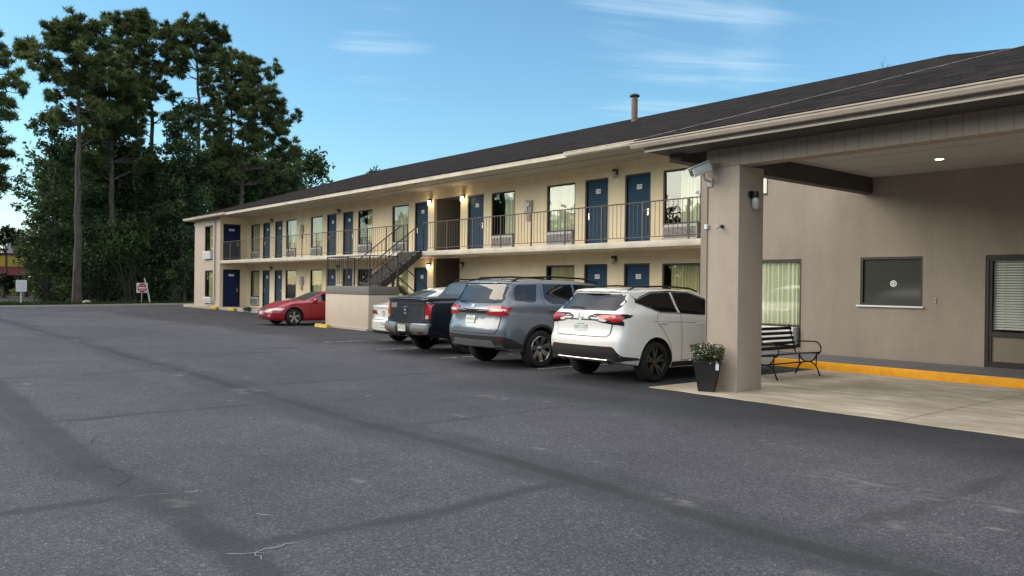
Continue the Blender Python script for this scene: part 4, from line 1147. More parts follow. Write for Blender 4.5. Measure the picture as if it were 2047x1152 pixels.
    def patch(s, mb, view, poly, off, res=.07, mi=0, skirt=.012):
        pts = [Vector(p) for p in poly]
        bd = []
        for a, b in zip(pts, pts[1:] + pts[:1]):
            n = max(1, int((b - a).length / res))
            for k in range(n): bd.append(a.lerp(b, k / n))
        nb = len(bd)
        x0, x1 = min(p.x for p in bd), max(p.x for p in bd); y0, y1 = min(p.y for p in bd), max(p.y for p in bd)
        allp = list(bd)
        def inside(q):
            c = False
            for a, b in zip(pts, pts[1:] + pts[:1]):
                if (a.y > q.y) != (b.y > q.y) and q.x < (b.x - a.x) * (q.y - a.y) / (b.y - a.y) + a.x: c = not c
            return c
        u = x0 + res * .5
        while u < x1:
            w = y0 + res * .5
            while w < y1:
                q = Vector((u, w))
                if inside(q) and min((q - b).length for b in bd) > res * .45: allp.append(q)
                w += res
            u += res
        vs, es, fs, ov, oe, of = delaunay_2d_cdt(allp, [(i, (i + 1) % nb) for i in range(nb)], [], 1, 1e-5)
        P = []
        last = None
        for q in vs:
            h = s.cast(view, q.x, q.y)
            if h is None:
                P.append(None); continue
            P.append((h[0] + h[1] * off, h[0] - h[1] * skirt))
        fs = [f for f in fs if all(P[i] is not None for i in f)]
        o = len(mb.v); mp = {}
        for i, p in enumerate(P):
            if p is not None: mp[i] = len(mb.v); mb.v.append(tuple(p[0]))
        for f in fs: mb.f.append(tuple(mp[i] for i in f)); mb.m.append(mi)
        if skirt:
            cnt = {}
            for f in fs:
                for a, b in zip(f, list(f[1:]) + [f[0]]): cnt[(a, b)] = 1
            for (a, b) in list(cnt):
                if (b, a) not in cnt:
                    q = len(mb.v); mb.v += [tuple(P[a][1]), tuple(P[b][1])]
                    mb.f.append((mp[a], q, q + 1, mp[b])); mb.m.append(mi)
    def part(s, name, polys, m, off=.004, parent=None, mirror=False, res=.07, skirt=.012, merge=False):
        """polys: list of (view, polygon); mirror: make the matching part on the other side"""
        out = []
        for sd in ((1, -1) if mirror else (1,)):
            mb = MB()
            for view, poly in polys:
                if sd == -1:
                    if view in ('right', 'left'): view = 'left' if view == 'right' else 'right'
                    else: poly = [(-u, w) for u, w in poly]
                s.patch(mb, view, poly, off, res, 0, skirt)
            o = mb.build(name, m, parent or s.t, True, 40, False)
            out.append(o)
        return out
    def seam(s, polys, name='panel_gap', w=.010, mirror=False, m='ink', off=.0025, closed=False):
        for sd in ((1, -1) if mirror else (1,)):
            mb = MB()
            for view, pts in polys:
                if sd == -1:
                    if view in ('right', 'left'): view = 'left' if view == 'right' else 'right'
                    else: pts = [(-u, q) for u, q in pts]
                P = [Vector(p) for p in pts] + ([Vector(pts[0])] if closed else [])
                fine = []
                for a, b in zip(P[:-1], P[1:]):
                    n = max(1, int((b - a).length / .04)); fine += [a.lerp(b, k / n) for k in range(n)]
                fine.append(P[-1]); rows = []
                for i, p in enumerate(fine):
                    t = (fine[min(i + 1, len(fine) - 1)] - fine[max(0, i - 1)]).normalized(); nn = Vector((-t.y, t.x)) * w / 2
                    a = s.cast(view, *(p + nn)); b = s.cast(view, *(p - nn))
                    rows.append((a[0] + a[1] * off, b[0] + b[1] * off) if a and b else None)
                for a, b in zip(rows[:-1], rows[1:]):
                    if a and b: mb.add([a[0], a[1], b[1], b[0]], [(0, 1, 2, 3)])
            mb.build(name, M[m], s.body, False, 30, False)
    def on(s, view, u, w):
        return s.cast(view, u, w)
    def flat(s, name, view, cx, cz, W, Hh, m, off=.01, th=.012, parent=None, txt=None, tm='ink', tsize=.1):
        """a flat plate laid on the surface at one point (licence plate, badge)"""
        p, n = s.cast(view, cx, cz)
        up = Vector((0, 0, 1)); side = up.cross(n).normalized(); up = n.cross(side).normalized()
        c = p + n * off
        mb = MB()
        P = lambda a, b, d: tuple(c + side * a + up * b + n * d)
        v = [P(a, b, d) for d in (-th, 0) for a, b in ((-W / 2, -Hh / 2), (W / 2, -Hh / 2), (W / 2, Hh / 2), (-W / 2, Hh / 2))]
        mb.add(v, [(0, 1, 2, 3), (7, 6, 5, 4), (0, 4, 5, 1), (1, 5, 6, 2), (2, 6, 7, 3), (3, 7, 4, 0)])
        mats = [m if not isinstance(m, str) else M[m]]
        if txt:
            mats.append(M[tm]); add_text(mb, txt, tsize, lambda a, b: P(a, b, .0012), 1)
            mats.append(M['platedeco']); 
            mb.add([P(-W * .3, Hh * .32, .0012), P(W * .3, Hh * .32, .0012), P(W * .3, Hh * .42, .0012), P(-W * .3, Hh * .42, .0012)], [(0, 1, 2, 3)], 2)
        return mb.build(name, mats, parent or s.t, False, 30, False)
    def add_wheels(s, track, spokes, rim_m, style='y', tw=.235):
        r = s.wr; rr = r * .70
        for wy in s.wheels:
            for sd in (-1, 1):
                x = sd * track
                mb = MB(); h = tw / 2
                mb.lathe([(rr, -h), (r * .90, -h), (r * .975, -h * .8), (r, -h * .45), (r, h * .45), (r * .975, h * .8), (r * .90, h), (rr, h), (rr * .97, h * .6), (rr * .97, -h * .6), (rr, -h)], (x, wy, r), 'x', 40, close=True)
                w = mb.build('wheel', M['tyre'], s.t, True, 40, False)
                rm = MB()
                rm.lathe([(rr, sd * h * .9), (rr * .95, sd * h * .98), (rr * .91, sd * h * .75), (rr * .90, -sd * h * .3)], (x, wy, r), 'x', 40, close=True)
                rm.lathe([(.0, -sd * h * .1), (rr * .9, -sd * h * .1)], (x, wy, r), 'x', 24, 1, close=True)
                fx = x + sd * h * .62
                for k in range(spokes):
                    a0 = 2 * PI * k / spokes + .3
                    for da in ((-.16, .16) if style == 'y' else (0,)):
                        a1 = a0 + da * 1.3
                        c0 = Vector((fx, wy + math.cos(a0) * rr * .16, r + math.sin(a0) * rr * .16)); c1 = Vector((fx + sd * h * .18, wy + math.cos(a1) * rr * .94, r + math.sin(a1) * rr * .94))
                        tdir = (c1 - c0).normalized(); sdv = tdir.cross(Vector((1, 0, 0))).normalized(); wa, wb = (rr * .10, rr * .075) if style == 'y' else (rr * .15, rr * .19)
                        dx = Vector((sd * .022, 0, 0))
                        v = [c0 + sdv * wa, c0 - sdv * wa, c1 - sdv * wb, c1 + sdv * wb]; v2 = [q - dx for q in v]
                        rm.add([tuple(q) for q in v + v2], [(0, 1, 2, 3), (0, 4, 5, 1), (1, 5, 6, 2), (2, 6, 7, 3), (3, 7, 4, 0)])
                rm.lathe([(rr * .24, sd * h * .45), (rr * .22, sd * h * .72), (.0, sd * h * .76)], (x, wy, r), 'x', 20, close=True)
                rm.build('rim', [rim_m, M['ink']], w, True, 35, False)
    def mirror_ear(s, x, y, z, m=None):
        for sd in (-1, 1):
            bm = bmesh.new(); bmesh.ops.create_uvsphere(bm, u_segments=14, v_segments=8, radius=1)
            for v in bm.verts: v.co = Vector((sd * (x + .11) + v.co.x * .13, y + v.co.y * .07, z + v.co.z * .085))
            mb = MB(); mb.addbm(bm); mb.tube([(sd * (x - .06), y + .02, z - .06), (sd * (x + .06), y + .01, z - .04)], .03, 6)
            mb.build('wing_mirror', m or s.paint, s.t, True, 50, False)
    def tube_part(s, name, pts, r, m, mirror=False, n=8, parent=None):
        for sd in ((1, -1) if mirror else (1,)):
            mb = MB(); mb.tube([(sd * p[0], p[1], p[2]) for p in pts], r, n); mb.build(name, M[m] if isinstance(m, str) else m, parent or s.t, True, 40, False)
    def handle(s, u, w, Ln=.2, m=None):
        for sd, view in ((1, 'right'), (-1, 'left')):
            a = s.cast(view, u - Ln / 2, w)[0]; b = s.cast(view, u + Ln / 2, w)[0]; d = Vector((sd * .028, 0, 0))
            mb = MB(); mb.tube([a, a + d, b + d, b], .013, 6); mb.build('door_handle', m or s.paint, s.t, True, 40, False)
M['platedeco'] = mat('plate_green', (.12, .3, .16), .6)
M['plate'] = noisy('licence_plate', (.62, .65, .60), (.72, .73, .70), 14, .4)
def paint(name, c, metal=0., rough=.28, coat=1.):
    m, nt, b = nodes_of(name); N, Lk = nt.nodes, nt.links
    b.inputs['Metallic'].default_value = metal; b.inputs['Coat Weight'].default_value = coat; b.inputs['Coat Roughness'].default_value = .03
    tc = N.new('ShaderNodeTexCoord'); n = N.new('ShaderNodeTexNoise'); n.inputs['Scale'].default_value = 3.; n.inputs['Detail'].default_value = 7
    Lk.new(tc.outputs['Object'], n.inputs['Vector'])
    r = N.new('ShaderNodeValToRGB'); r.color_ramp.elements[0].position = .3; r.color_ramp.elements[0].color = (*[v * .97 for v in c], 1)
    r.color_ramp.elements[1].position = .7; r.color_ramp.elements[1].color = (*[min(1, v * 1.02) for v in c], 1)
    Lk.new(n.outputs['Fac'], r.inputs['Fac']); Lk.new(r.outputs['Color'], b.inputs['Base Color'])
    m2 = N.new('ShaderNodeMapRange'); m2.inputs['To Min'].default_value = rough * .8; m2.inputs['To Max'].default_value = rough * 1.4
    Lk.new(n.outputs['Fac'], m2.inputs['Value']); Lk.new(m2.outputs[0], b.inputs['Roughness'])
    return m
rim_dark = mat('dark_machined_rim', (.10, .10, .10), .3, .8)
rim_two = mat('silver_rim', (.55, .55, .55), .25, 1.)
rim_old = mat('dull_alloy_rim', (.42, .42, .41), .4, .8)

# --- white crossover
W_ = paint('white_car_paint', (.84, .83, .79))
c = Car('parked_car', 'white crossover with black lower bumper parked nearest the canopy pillar', 'car', (-10.48, 10.18, 0), 0, W_, 4.63,
        zt=[(0, 1.60), (.5, 1.62), (1.2, 1.645), (2.0, 1.63), (2.6, 1.56), (3.3, 1.14), (3.5, 1.07), (4.3, .97), (4.63, .80)],
        zb=[(0, .36), (.5, .30), (1, .24), (4, .22), (4.63, .28)], zw=[(0, 1.14), (.6, 1.20), (1.2, 1.18), (2.4, 1.08), (3.4, 1.02), (4.3, .88), (4.63, .70)],
        hw=[(0, .87), (.2, .905), (.6, .925), (3.8, .92), (4.4, .86), (4.63, .72)], hr=[(0, .66), (.5, .64), (1.2, .62), (2.3, .61), (3.2, .68), (3.6, .76), (4.63, .62)],
        yr=[(.2, .16), (.36, .10), (.50, .02), (.62, .0), (.78, .0), (.83, .045), (.95, .07), (1.06, .05), (1.14, .05), (1.22, .14), (1.26, .19), (1.50, .44), (1.54, .45), (1.56, .40), (1.62, .38)],
        yf=[(.3, .05), (.6, 0), (.9, .12), (1.1, .3)], wheels=(.98, 3.64), wr=.355, plan=(.13, .2))
c.part('rear_window', [('rear', [(-.66, 1.235), (.66, 1.235), (.76, 1.37), (.74, 1.485), (.5, 1.525), (-.5, 1.525), (-.74, 1.485), (-.76, 1.37)])], M['carglass'], .004, res=.06)
c.part('tailgate', [('rear', [(-.58, .80), (.58, .80), (.63, .84), (.66, 1.0), (.64, 1.09), (.3, 1.12), (-.3, 1.12), (-.64, 1.09), (-.66, 1.0), (-.63, .84)])], W_, .008, res=.06)
c.seam([('rear', [(-.58, .79), (.58, .79), (.645, .83), (.675, 1.0), (.66, 1.06)]), ('rear', [(-.58, .79), (-.645, .83), (-.675, 1.0), (-.66, 1.06)])], w=.012, off=.004)
c.seam([('rear', [(-.42, 1.075), (.42, 1.075)])], 'plate_recess_shade', w=.02, off=.0105)  # dark strip painting the shade of the plate recess
c.part('tail_light', [('rear', [(.36, 1.135), (.45, 1.15), (.80, 1.165), (.85, 1.13), (.84, 1.06), (.70, 1.05)])], M['redlens'], .014, mirror=True, res=.04)
c.part('tail_light_housing', [('right', [(.06, 1.175), (.42, 1.165), (.36, 1.13), (.20, 1.10), (.19, .99), (.12, 1.01), (.05, 1.05)]), ('rear', [(.33, 1.145), (.45, 1.16), (.85, 1.178), (.85, 1.165), (.45, 1.145)]), ('rear', [(.70, 1.05), (.86, 1.06), (.86, .99), (.80, 1.0)])], M['black'], .010, mirror=True, res=.04)
c.part('lower_bumper', [('rear', [(-.80, .385), (.80, .385), (.86, .40), (.86, .47), (.74, .62), (.70, .635), (-.70, .635), (-.74, .62), (-.86, .47), (-.86, .40)]), ('right', [(.05, .40), (.60, .40), (.52, .44), (.05, .49)]), ('left', [(.05, .40), (.60, .40), (.52, .44), (.05, .49)])], M['cladding'], .008, res=.06)
c.part('reflector', [('rear', [(.56, .60), (.72, .605), (.70, .622), (.56, .618)])], M['darkred'], .014, mirror=True, res=.03)
c.part('exhaust_tip', [('rear', [(.50, .385), (.56, .425), (.66, .425), (.70, .385), (.63, .35), (.55, .35)])], M['chrome'], .03, mirror=True, res=.04, skirt=.05)
c.part('exhaust_bore', [('rear', [(.53, .387), (.57, .412), (.65, .412), (.675, .387), (.63, .362), (.56, .362)])], M['ink'], .033, mirror=True, res=.04, skirt=.01)
c.tube_part('diffuser_trim', [(-.6, .09, .40), (.0, .07, .40), (.6, .09, .40)], .012, 'steel')
c.flat('license_plate', 'rear', 0, .945, .305, .152, 'plate', .02, txt='QDT C77', tsize=.075)
c.flat('model_badge', 'rear', -.42, .865, .12, .022, 'steel', .012, .004); c.flat('model_badge', 'rear', .45, .865, .16, .018, 'steel', .012, .004)
p, n = c.cast('rear', 0, 1.125)
mb = MB(); mb.lathe([(.048, -.006), (.055, -.010), (.062, -.006)], (0, p.y - .006, p.z), 'y', 24, close=True); mb.tube([(-.02, p.y - .014, p.z + .035), (-.015, p.y - .014, p.z - .02), (.035, p.y - .014, p.z - .02)], .006, 6)
mb.build('emblem', M['chrome'], c.t, True, 40, False)
c.part('side_window', [('right', [(.62, 1.385), (.80, 1.46), (1.10, 1.535), (1.62, 1.555), (1.62, 1.20), (1.12, 1.215)])], M['carglass'], .005, mirror=True, res=.06)
c.part('front_side_window', [('right', [(1.69, 1.555), (2.2, 1.535), (2.62, 1.42), (2.98, 1.22), (3.0, 1.13), (1.69, 1.19)])], M['carglass'], .005, mirror=True, res=.06)
c.seam([('right', [(.60, 1.385), (.79, 1.475), (1.10, 1.552), (1.66, 1.572), (2.2, 1.55), (2.64, 1.43), (3.0, 1.22)])], 'window_trim', w=.016, mirror=True, m='black', off=.007)
c.seam([('right', [(.60, 1.38), (1.1, 1.20), (1.66, 1.185), (3.02, 1.115)])], 'window_trim', w=.014, mirror=True, m='chrome', off=.007)
c.part('windscreen', [('front', [(-.66, 1.17), (.66, 1.17), (.56, 1.50), (-.56, 1.50)])], M['carglass'], .004, res=.08)
c.seam([('right', [(1.66, 1.18), (1.66, .36)]), ('right', [(1.66, .36), (2.9, .36), (2.95, 1.1)]), ('right', [(1.05, 1.2), (.98, 1.05), (1.2, .86), (1.36, .62), (1.4, .36)])], mirror=True, w=.009)
c.seam([('right', [(.9, 1.05), (1.7, 1.03), (3.2, .96)])], 'body_crease_shade', w=.006, mirror=True, m='cladding', off=.001)  # side crease shade drawn as a thin dark line
c.part('sill_cladding', [('right', [(1.40, .25), (3.2, .25), (3.2, .34), (1.40, .34)])], M['cladding'], .006, mirror=True)
c.handle(1.12, 1.03); c.handle(2.2, 1.0)
for sd in (1,):
    c.tube_part('roof_rail', [(.55, .62, 1.58), (.56, .8, 1.645), (.56, 1.6, 1.665), (.57, 2.3, 1.63), (.58, 2.5, 1.575)], .016, 'black', mirror=True)
c.tube_part('wiper', [(.02, .10, 1.265), (-.18, .135, 1.285), (-.36, .16, 1.275)], .016, 'black')
c.part('spoiler', [('top', [(-.62, .47), (.62, .47), (.58, .74), (-.58, .74)])], W_, .012, res=.08, skirt=.02)
c.part('brake_light', [('rear', [(-.18, 1.55), (.18, 1.55), (.18, 1.562), (-.18, 1.562)])], M['darkred'], .006, res=.05)
c.mirror_ear(.90, 2.95, 1.13)
c.add_wheels(.80, 5, rim_dark, 'y', .235)
wsub = c

# --- grey three-row utility
G_ = paint('grey_car_paint', (.135, .165, .195), .25, .3)
c = Car('parked_car', 'blue grey large sport utility vehicle parked between the pickup and the white crossover', 'car', (-13.62, 10.05, 0), 0, G_, 5.08,
        zt=[(0, 1.735), (.5, 1.765), (1.4, 1.785), (2.4, 1.775), (3.0, 1.70), (3.65, 1.26), (3.85, 1.19), (4.7, 1.10), (5.08, .92)],
        zb=[(0, .40), (.5, .34), (1, .28), (4.4, .26), (5.08, .30)], zw=[(0, 1.22), (.8, 1.24), (2.6, 1.21), (3.7, 1.14), (4.7, 1.0), (5.08, .80)],
        hw=[(0, .93), (.2, .965), (.6, .99), (4.3, .985), (4.8, .93), (5.08, .80)], hr=[(0, .74), (.5, .73), (2.6, .71), (3.5, .76), (4.0, .84), (5.08, .70)],
        yr=[(.2, .14), (.40, .09), (.55, .03), (.66, .0), (.86, .0), (.90, .05), (1.05, .06), (1.16, .045), (1.25, .10), (1.32, .16), (1.63, .34), (1.67, .35), (1.69, .30), (1.76, .29)],
        yf=[(.3, .05), (.7, 0), (1.05, .08), (1.3, .3)], wheels=(1.06, 3.95), wr=.378, plan=(.12, .16))
c.part('rear_window', [('rear', [(-.74, 1.30), (-.55, 1.285), (.55, 1.285), (.74, 1.30), (.80, 1.43), (.77, 1.63), (.5, 1.655), (-.5, 1.655), (-.77, 1.63), (-.80, 1.43)])], M['carglass'], .004, res=.06)
c.part('tailgate', [('rear', [(-.70, .70), (.70, .70), (.78, .78), (.80, 1.0), (.74, 1.04), (-.74, 1.04), (-.80, 1.0), (-.78, .78)])], G_, .008, res=.07)
c.seam([('rear', [(-.70, .69), (.70, .69), (.79, .77), (.815, 1.02)]), ('rear', [(-.70, .69), (-.79, .77), (-.815, 1.02)])], w=.012, off=.004)
c.part('tail_light', [('rear', [(.45, 1.15), (.54, 1.235), (.83, 1.235), (.93, 1.20), (.93, 1.06), (.84, 1.04), (.70, 1.035), (.54, 1.08)]), ('right', [(.03, 1.235), (.34, 1.21), (.27, 1.13), (.14, 1.05), (.03, 1.05)])], M['redlens'], .012, mirror=True, res=.045)
c.part('light_bar', [('rear', [(.52, 1.15), (.86, 1.175), (.86, 1.14), (.55, 1.12)]), ('right', [(.05, 1.175), (.22, 1.17), (.2, 1.145), (.05, 1.14)])], M['clearlens'], .017, mirror=True, res=.045)
c.part('garnish_bar', [('rear', [(-.46, 1.09), (.46, 1.09), (.46, 1.165), (-.46, 1.165)])], M['black'], .012, res=.06)
c.flat('license_plate', 'rear', -.03, .96, .305, .152, 'plate', .022, txt='IV4 8TA', tsize=.075)
c.flat('emblem', 'rear', 0, 1.225, .10, .08, 'chrome', .012, .012)
c.part('lower_bumper', [('rear', [(-.90, .40), (.90, .40), (.93, .45), (.93, .63), (.80, .645), (-.80, .645), (-.93, .63), (-.93, .45)]), ('right', [(.06, .42), (.62, .40), (.56, .48), (.3, .6), (.06, .645)]), ('left', [(.06, .42), (.62, .40), (.56, .48), (.3, .6), (.06, .645)])], M['cladding'], .008, res=.06)
c.part('skid_plate', [('rear', [(-.62, .555), (.44, .555), (.62, .555), (.68, .44), (.60, .43), (-.60, .43), (-.68, .44)])], M['steel'], .02, res=.08)
c.part('exhaust_tip', [('rear', [(.66, .405), (.86, .41), (.86, .455), (.68, .455)])], M['chrome'], .03, mirror=True, res=.05, skirt=.05)
c.part('exhaust_bore', [('rear', [(.69, .414), (.84, .418), (.84, .446), (.70, .446)])], M['ink'], .033, mirror=True, res=.05)
c.part('reflector', [('rear', [(.72, .57), (.90, .58), (.90, .615), (.74, .61)])], M['darkred'], .014, mirror=True, res=.04)
c.part('quarter_window', [('right', [(.52, 1.60), (.60, 1.655), (1.12, 1.675), (.98, 1.335), (.88, 1.31), (.46, 1.355)])], M['carglass'], .005, mirror=True, res=.06)
c.part('side_window', [('right', [(1.27, 1.675), (2.08, 1.68), (2.08, 1.27), (1.42, 1.285), (1.32, 1.32), (1.24, 1.40)])], M['carglass'], .005, mirror=True, res=.06)
c.part('front_side_window', [('right', [(2.15, 1.68), (2.75, 1.655), (3.1, 1.48), (3.45, 1.25), (2.15, 1.265)])], M['carglass'], .005, mirror=True, res=.06)
c.part('windscreen', [('front', [(-.74, 1.30), (.74, 1.30), (.66, 1.64), (-.66, 1.64)])], M['carglass'], .004, res=.08)
c.seam([('right', [(1.2, 1.7), (1.18, 1.30), (1.32, 1.05), (1.52, .72), (1.55, .42), (2.1, .40), (2.11, 1.25)]), ('right', [(2.1, .40), (3.3, .40), (3.35, 1.22)])], mirror=True, w=.010)
c.part('sill_cladding', [('right', [(1.55, .28), (3.5, .28), (3.5, .40), (1.55, .40)])], M['cladding'], .007, mirror=True)
def arch_trim(c, wy, r0, r1, a0=-5, a1=185, z0=0.):
    o = [(wy + r1 * math.cos(math.radians(a0 + (a1 - a0) * k / 20)), c.wr + z0 + r1 * math.sin(math.radians(a0 + (a1 - a0) * k / 20))) for k in range(21)]
    i = [(wy + r0 * math.cos(math.radians(a1 + (a0 - a1) * k / 20)), c.wr + z0 + r0 * math.sin(math.radians(a1 + (a0 - a1) * k / 20))) for k in range(21)]
    c.part('arch_trim', [('right', o + i)], M['cladding'], .010, mirror=True, res=.06)
for wy in c.wheels: arch_trim(c, wy, c.wr + .066, c.wr + .118)
c.handle(1.42, 1.13, m=M['cladding']); c.handle(2.3, 1.13)
c.tube_part('roof_rail', [(.64, .55, 1.72), (.64, .75, 1.80), (.64, 1.6, 1.835), (.64, 2.5, 1.81), (.66, 2.95, 1.72)], .02, 'black', mirror=True)
c.tube_part('wiper', [(-.28, .10, 1.31), (-.48, .12, 1.345), (-.66, .17, 1.365)], .013, 'black')
c.part('spoiler', [('top', [(-.70, .40), (.70, .40), (.68, .66), (-.68, .66)])], G_, .012, res=.08, skirt=.02)
c.mirror_ear(.96, 3.4, 1.22)
c.add_wheels(.865, 7, rim_two, 'i', .245)

# --- dark blue pickup
B_ = paint('navy_car_paint', (.004, .008, .018), .0, .3, .45)
c = Car('parked_pickup', 'dark navy crew cab pickup truck parked left of the grey sport utility vehicle', 'pickup truck', (-17.12, 10.55, 0), 0, B_, 5.34,
        zt=[(0, 1.325), (1.58, 1.345), (1.60, 1.36), (1.82, 1.70), (2.0, 1.75), (2.7, 1.78), (3.3, 1.72), (4.0, 1.28), (4.2, 1.20), (5.0, 1.10), (5.34, .9)],
        zb=[(0, .52), (.4, .40), (1, .34), (4.6, .30), (5.34, .32)], zw=[(0, 1.22), (1.6, 1.23), (2.2, 1.21), (4.0, 1.14), (5.0, 1.0), (5.34, .78)],
        hw=[(0, .955), (.2, .985), (.6, .995), (4.6, .985), (5.0, .94), (5.34, .8)], hr=[(0, .90), (1.5, .90), (1.75, .72), (2.2, .69), (3.2, .70), (4.0, .80), (5.34, .70)],
        yr=[(.3, .12), (.5, .09), (.60, .04), (.66, .04), (.70, .09), (1.25, .12), (1.30, .09), (1.35, .1)], yf=[(.3, .05), (.7, 0), (1.1, .06), (1.3, .3)],
        wheels=(1.22, 4.40), wr=.385, plan=(.06, .12), sig=(.035, .05), rnd=.06)
c.part('tailgate', [('rear', [(-.74, .755), (.74, .755), (.76, .80), (.76, 1.27), (-.76, 1.27), (-.76, .80)])], B_, .010, res=.08)
c.seam([('rear', [(-.775, 1.28), (-.775, .745), (.775, .745), (.775, 1.28)])], w=.014, off=.004)
c.seam([('rear', [(-.76, 1.20), (.76, 1.20)])], 'tailgate_crease_shade', w=.012, off=.013, m='cladding')  # dark strip laid on for the shade in the tailgate crease
c.part('tail_light', [('rear', [(.79, .84), (.945, .86), (.945, 1.19), (.80, 1.20)]), ('right', [(.03, 1.19), (.13, 1.17), (.17, 1.05), (.16, .97), (.10, .90), (.03, .88)])], M['redlens'], .010, mirror=True, res=.05)
c.part('reverse_light', [('rear', [(.80, .84), (.90, .85), (.90, .925), (.80, .92)])], M['clearlens'], .016, mirror=True, res=.04)
bump = noisy('satin_bumper', (.13, .135, .13), (.17, .17, .165), 9, .55)
c.part('rear_bumper', [('rear', [(.90, .53), (.36, .50), (.34, .56), (.32, .695), (.92, .70), (.94, .6)])], bump, .05, res=.06, skirt=.06, mirror=True)
c.part('bumper_step', [('rear', [(-.34, .53), (.34, .53), (.32, .69), (-.32, .69)])], M['cladding'], .05, res=.08, skirt=.06)
c.part('bumper_pad', [('rear', [(.38, .675), (.90, .68), (.90, .70), (.38, .695)])], M['chrome'], .054, mirror=True, res=.06)
c.part('reflector', [('rear', [(.56, .53), (.80, .54), (.80, .575), (.60, .565)])], M['darkred'], .057, mirror=True, res=.05)
c.flat('license_plate', 'rear', .02, .615, .305, .152, 'plate', .075, .03, txt='Z41 XK', tsize=.075)
c.tube_part('tow_hitch', [(-.02, .25, .46), (-.02, -.02, .45), (-.02, -.05, .52)], .03, 'black'); c.tube_part('tow_pin', [(.22, .1, .47), (.22, -.0, .45)], .03, 'cladding')
p, n = c.cast('rear', .0, 1.03)
mb = MB()
for a, b in (((-.045, .055), (-.035, -.055)), ((.045, .055), (.035, -.055)), ((-.04, .0), (.04, .0))):
    mb.tube([(a[0], p.y - .02, p.z + a[1]), (b[0], p.y - .02, p.z + b[1])], .011, 6)
mb.tube([(-.07, p.y - .016, p.z + .075), (.07, p.y - .016, p.z + .075), (.05, p.y - .016, p.z - .075), (-.05, p.y - .016, p.z - .075), (-.07, p.y - .016, p.z + .075)], .008, 6)
mb.build('emblem', M['chrome'], c.t, True, 40, False)
c.flat('model_badge', 'rear', -.60, .84, .2, .03, 'chrome', .014, .004); c.flat('model_badge', 'rear', -.60, .885, .06, .035, 'chrome', .014, .004); c.flat('bumper_sticker', 'rear', -.56, 1.14, .30, .11, 'greyband', .013, .003)
c.part('cab_rear_window', [('rear', [(-.60, 1.40), (.60, 1.40), (.56, 1.66), (-.56, 1.66)])], mat('grey_cab_glass', (.05, .07, .075), .12, 0, .8), .006, res=.08)
c.part('bed_cover', [('top', [(-.80, .20), (.80, .20), (.80, 1.52), (-.80, 1.52)])], mat('vinyl_bed_cover', (.015, .025, .03), .35), .012, res=.12)
c.part('side_window', [('right', [(2.12, 1.65), (2.78, 1.68), (2.78, 1.27), (2.04, 1.29)])], M['carglass'], .005, mirror=True, res=.06)
c.part('front_side_window', [('right', [(2.86, 1.68), (3.2, 1.64), (3.55, 1.42), (3.8, 1.24), (2.86, 1.26)])], M['carglass'], .005, mirror=True, res=.06)
c.part('windscreen', [('front', [(-.72, 1.30), (.72, 1.30), (.64, 1.64), (-.64, 1.64)])], M['carglass'], .004, res=.08)
c.seam([('right', [(1.78, 1.3), (1.76, .42)]), ('right', [(2.0, 1.3), (1.98, .42), (2.82, .40), (2.82, 1.25)]), ('right', [(2.82, .40), (3.75, .40), (3.8, 1.2)])], mirror=True)
for wy in c.wheels: arch_trim(c, wy, c.wr + .066, c.wr + .11)
c.tube_part('mud_flap', [(.86, .78, .55), (.86, .80, .30)], .07, 'cladding', mirror=True, n=4)
c.tube_part('roof_rail', [(.60, 1.95, 1.74), (.60, 2.1, 1.79), (.60, 3.0, 1.80), (.62, 3.3, 1.73)], .018, 'black', mirror=True)
c.part('antenna_fin', [('top', [(-.03, 1.98), (.03, 1.98), (.0, 2.2)])], M['black'], .05, res=.05, skirt=.06)
c.handle(2.2, 1.12); c.handle(3.0, 1.12); c.mirror_ear(.97, 3.72, 1.22)
c.add_wheels(.87, 5, rim_dark, 'y', .245)

# --- white sedan behind the pickup
c = Car('parked_car', 'white fastback sedan parked between the stair block and the navy pickup', 'car', (-20.12, 11.75, 0), 0, W_, 4.85,
        zt=[(0, 1.05), (.35, 1.12), (.55, 1.16), (1.5, 1.50), (2.1, 1.585), (2.7, 1.555), (3.4, 1.08), (3.6, 1.0), (4.5, .88), (4.85, .72)],
        zb=[(0, .26), (1, .20), (4.4, .18), (4.85, .24)], zw=[(0, .96), (.6, .99), (2.0, .97), (3.5, .93), (4.5, .80), (4.85, .62)],
        hw=[(0, .87), (.2, .91), (.6, .93), (4.2, .92), (4.6, .86), (4.85, .72)], hr=[(0, .72), (.5, .68), (1.4, .58), (2.6, .58), (3.4, .68), (4.85, .60)],
        yr=[(.2, .10), (.40, .0), (.62, .0), (.70, .05), (.95, .03), (1.02, .0), (1.1, .0)], yf=[(.3, .05), (.6, 0), (.9, .2)], wheels=(1.02, 3.88), wr=.34, plan=(.16, .2))
c.part('tail_light', [('rear', [(.40, .86), (.50, .89), (.84, .91), (.86, .86), (.80, .80), (.60, .83)]), ('right', [(.06, .92), (.30, .91), (.20, .83), (.06, .80)])], M['darkred'], .012, mirror=True, res=.05)
c.part('rear_window', [('top', [(-.60, .62), (.60, .62), (.53, 1.45), (-.53, 1.45)])], M['lightglass'], .005, res=.09)
c.seam([('rear', [(-.6, .66), (.6, .66), (.68, .80)]), ('rear', [(-.6, .66), (-.68, .80)])], w=.014, off=.004)
c.part('lower_bumper', [('rear', [(-.78, .28), (.78, .28), (.72, .36), (-.72, .36)])], M['cladding'], .008, res=.07)
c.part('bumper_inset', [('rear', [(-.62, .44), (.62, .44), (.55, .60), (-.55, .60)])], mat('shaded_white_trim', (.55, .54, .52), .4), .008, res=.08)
c.flat('license_plate', 'rear', 0, .53, .305, .152, 'plate', .02, txt='KR 508', tsize=.075)
p, n = c.cast('rear', 0, .84)
